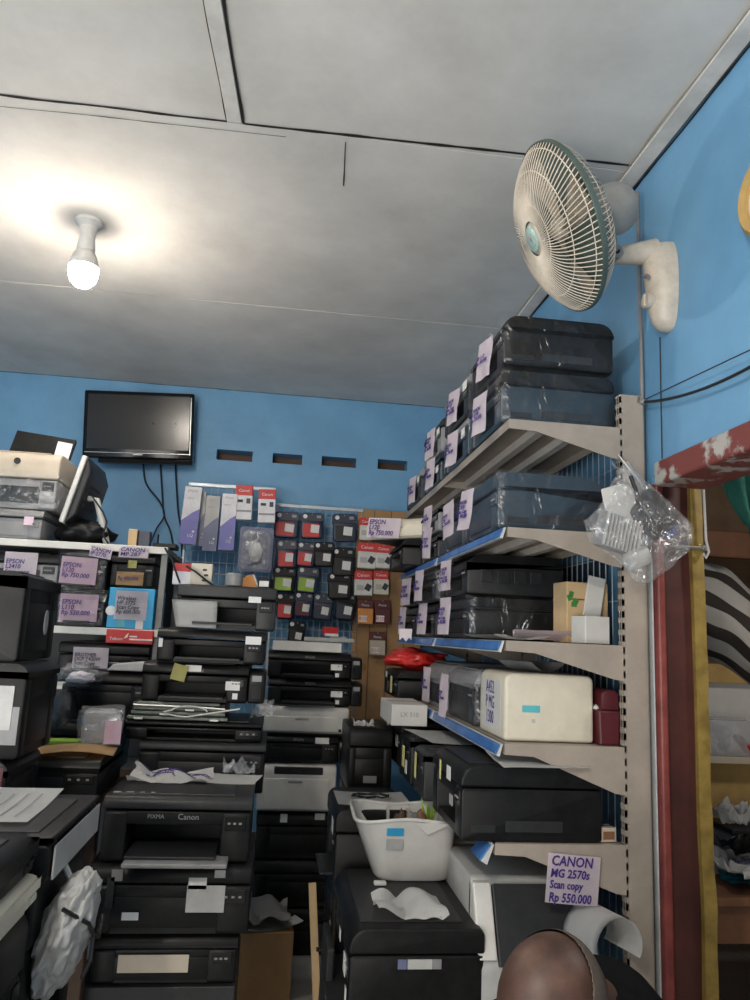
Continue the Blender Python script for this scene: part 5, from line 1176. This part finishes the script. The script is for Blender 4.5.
elb = {s: kne[s] + V((0, 0, .10)) - fwd * .06 + lft * .03 * s for s in (1, -1)}
wri = {s: per.location + fwd * .50 + lft * .06 * s + V((0, 0, .60)) for s in (1, -1)}
b = MB()
ell(b, hp(0, -.005, .015), (.076, .096, .092), HM); ell(b, hp(0, .045, -.06), (.056, .05, .07), HM); ell(b, hp(0, .075, -.105), (.03, .025, .025), HM)   # skull, face, chin
ell(b, hp(0, -.055, .0), (.066, .048, .07), HM); b.tube([hp(0, .088, -.02), hp(0, .108, -.05), hp(0, .10, -.06)], [.009, .014, .016], 10)                # occiput, nose
for s in (1, -1):
    ell(b, hp(.078 * s, -.008, -.035), (.011, .022, .034), HM, 14); ell(b, hp(.076 * s, .006, -.06), (.008, .010, .012), HM, 10)
    ell(b, hp(.03 * s, .083, .005), (.024, .012, .008), HM, 12); ell(b, hp(.03 * s, .080, -.014), (.014, .012, .010), HM, 12); ell(b, hp(.012 * s, .09, -.082), (.016, .010, .007), HM, 12)
b.tube([hp(0, -.02, -.05), neck0, neckb], [.058, .056, .062], 18)
b.tube([neckb + V((0, 0, -.02)), chest, waist, pel], [.10, .125, .125, .13], 20)
for s in (1, -1):
    b.tube([neckb + lft * .05 * s + V((0, 0, -.01)), shl[s], shl[s].lerp(elb[s], .25), elb[s]], [.05, .058, .05, .04], 14)
    b.tube([elb[s], elb[s].lerp(wri[s], .3), wri[s]], [.04, .038, .026], 12)
    b.tube([hip[s], hip[s].lerp(kne[s], .5), kne[s]], [.085, .075, .056], 14); b.tube([kne[s], kne[s].lerp(ank[s], .35), ank[s]], [.055, .053, .036], 12)
    d = (fwd + V((0, 0, -.25)) - lft * .25 * s).normalized(); pc = wri[s] + d * .045
    b.tube([wri[s], pc, wri[s] + d * .09], [.026, .034, .033], 12)
    cu = V((0, 0, .6)) - lft * s * .5
    for k, ln in enumerate((.062, .072, .068, .052)):
        r0 = wri[s] + d * .088 + (V((0, 0, 1)) * (.026 - .0175 * k)); p1 = r0 + d * ln * .45; p2 = p1 + (d * .6 - lft * s * .7).normalized() * ln * .35; p3 = p2 + (d * .1 - lft * s).normalized() * ln * .28
        b.tube([r0 - d * .02, r0, p1, p2, p3], [.0095, .0095, .009, .0085, .0075], 8)
    r0 = wri[s] + d * .03 + V((0, 0, .026)); b.tube([r0, r0 + (d * .6 + V((0, 0, .6))).normalized() * .035, r0 + (d * .9 + V((0, 0, .4)) - lft * .3 * s).normalized() * .07], [.013, .011, .009], 8)
    b.tube([ank[s], ank[s] + V((0, 0, -.03)) + fwd * .03, V((ank[s].x, ank[s].y, .035)) + fwd * .14, V((ank[s].x, ank[s].y, .03)) + fwd * .19], [.036, .04, .035, .026], 12)
bmesh.ops.transform(b.b, matrix=PI_, verts=b.b.verts)
o = b.build('body', 'skin', per, smooth=PI)
md = o.modifiers.new('r', 'REMESH'); md.mode = 'VOXEL'; md.voxel_size = .006; md.use_smooth_shade = True
md = o.modifiers.new('s', 'SMOOTH'); md.iterations = 4; md.factor = .5
b = MB()
b.tube([neckb.lerp(neck0, .45) + V((0, 0, -.0)), neckb + V((0, 0, -.01)), chest, waist, pel + V((0, 0, .02))], [.070, .112, .15, .14, .145], 24)
for s in (1, -1): b.tube([neckb + lft * .03 * s + V((0, 0, -.005)), shl[s], shl[s].lerp(elb[s], .3), shl[s].lerp(elb[s], .62)], [.062, .070, .066, .062], 16)
bmesh.ops.transform(b.b, matrix=PI_, verts=b.b.verts); o = b.build('shirt', 'shirt', per, smooth=PI)
md = o.modifiers.new('r', 'REMESH'); md.mode = 'VOXEL'; md.voxel_size = .008; md.use_smooth_shade = True
md = o.modifiers.new('s', 'SMOOTH'); md.iterations = 6; md.factor = .5
b = MB(); b.tube([pel + V((0, 0, .04)), pel + V((0, 0, -.06))], [.14, .135], 20)
for s in (1, -1): b.tube([hip[s], hip[s].lerp(kne[s], .5), kne[s]], [.10, .088, .07], 16); b.tube([kne[s], kne[s].lerp(ank[s], .5), ank[s] + V((0, 0, .03))], [.07, .066, .058], 14)
bmesh.ops.transform(b.b, matrix=PI_, verts=b.b.verts); o = b.build('trousers', 'trouser', per, smooth=PI)
md = o.modifiers.new('r', 'REMESH'); md.mode = 'VOXEL'; md.voxel_size = .009; md.use_smooth_shade = True
# cropped hair round the sides and back of the head
tm = bmesh.new(); bmesh.ops.create_uvsphere(tm, u_segments=160, v_segments=100, radius=1)
kill = [v for v in tm.verts if v.co.z > .36 + .35 * max(0, -v.co.y) or v.co.z < -.62 or v.co.y > .38 - .2 * abs(v.co.x)]
bmesh.ops.delete(tm, geom=kill, context='VERTS')
for v in tm.verts: v.co = PI_ @ hp(v.co.x * .0785, -.008 + v.co.y * .0985, .012 + v.co.z * .0935)
bmesh.ops.solidify(tm, geom=tm.faces[:], thickness=.001)
MB()._merge(tm).build('hair', 'hair', per, smooth=PI)
st = thing('stool', 'low wooden stool under the seated person', 'stool', (pel.x, pel.y, 0))
MB().lathe([(0, .335), (.15, .335), (.155, .345), (.155, .36), (.15, .366), (0, .366)], 28).build('seat', 'wood', st, smooth=SM)
for k in range(4):
    a = PI / 4 + k * PI / 2; MB().tube([(.11 * math.cos(a), .11 * math.sin(a), .335), (.14 * math.cos(a), .14 * math.sin(a), 0)], [.016, .013], 10).build('leg', 'wood', st, smooth=SM)
ph = (wri[1] + wri[-1]) / 2 + fwd * .12 + V((0, 0, .01))
t = thing('phone', 'dark phone held in the hands of the seated person', 'phone', ph, rot=(.5, 0, math.atan2(fwd.y, fwd.x) - PI / 2)); MB().box((0, 0, 0), (.072, .15, .008), .003).build('case', 'gloss', t)

# ================================================================== light
lt = bpy.data.lights.new('unseen_bulb', 'POINT'); lt.energy = 82; lt.color = (1., .92, .82); lt.shadow_soft_size = .06  # unseen bulb, added behind the camera for light from the front
lo = bpy.data.objects.new('unseen_bulb', lt); C.objects.link(lo); lo.location = (-.75, -.35, 2.86)
lt = bpy.data.lights.new('shopfront_uplight', 'AREA'); lt.shape = 'RECTANGLE'; lt.size = 2.2; lt.size_y = 1.6; lt.energy = 105; lt.color = (1., .96, .90)  # area light at the open front, turned up to fill the ceiling
lo = bpy.data.objects.new('shopfront_uplight', lt); C.objects.link(lo); lo.location = (-1.5, YF - .1, 1.1); lo.rotation_euler = (PI / 2 + .75, 0, -.1)
lt = bpy.data.lights.new('next_room_fill', 'POINT'); lt.energy = 26; lt.color = (1, .94, .86); lt.shadow_soft_size = .1  # unseen lamp added beyond the doorway to brighten the striped cloth
lo = bpy.data.objects.new('next_room_fill', lt); C.objects.link(lo); lo.location = (2.2, 1.5, 2.35)
w = bpy.data.worlds.new('world'); bpy.context.scene.world = w; w.use_nodes = True
w.node_tree.nodes['Background'].inputs[0].default_value = (.8, .84, .9, 1); w.node_tree.nodes['Background'].inputs[1].default_value = .18
vs = bpy.context.scene.view_settings
vs.view_transform = 'Standard'; vs.look = 'None'; vs.gamma = 1.0; vs.exposure = 0.22
vs.use_curve_mapping = False

# turn lettering curves into plain meshes
bpy.context.view_layer.update()
dg = bpy.context.evaluated_depsgraph_get()
pairs = []
for o in [o for o in C.objects if o.type == 'FONT']:
    pairs.append((o, bpy.data.meshes.new_from_object(o.evaluated_get(dg))))
for o, me in pairs:
    n = o.name; p = o.parent; l = o.location.copy(); r = o.rotation_euler.copy(); sc = o.scale.copy(); base = n.split('.')[0]
    bpy.data.objects.remove(o)
    q = bpy.data.objects.new(base, me); C.objects.link(q); q.parent = p; q.location = l; q.rotation_euler = r; q.scale = sc
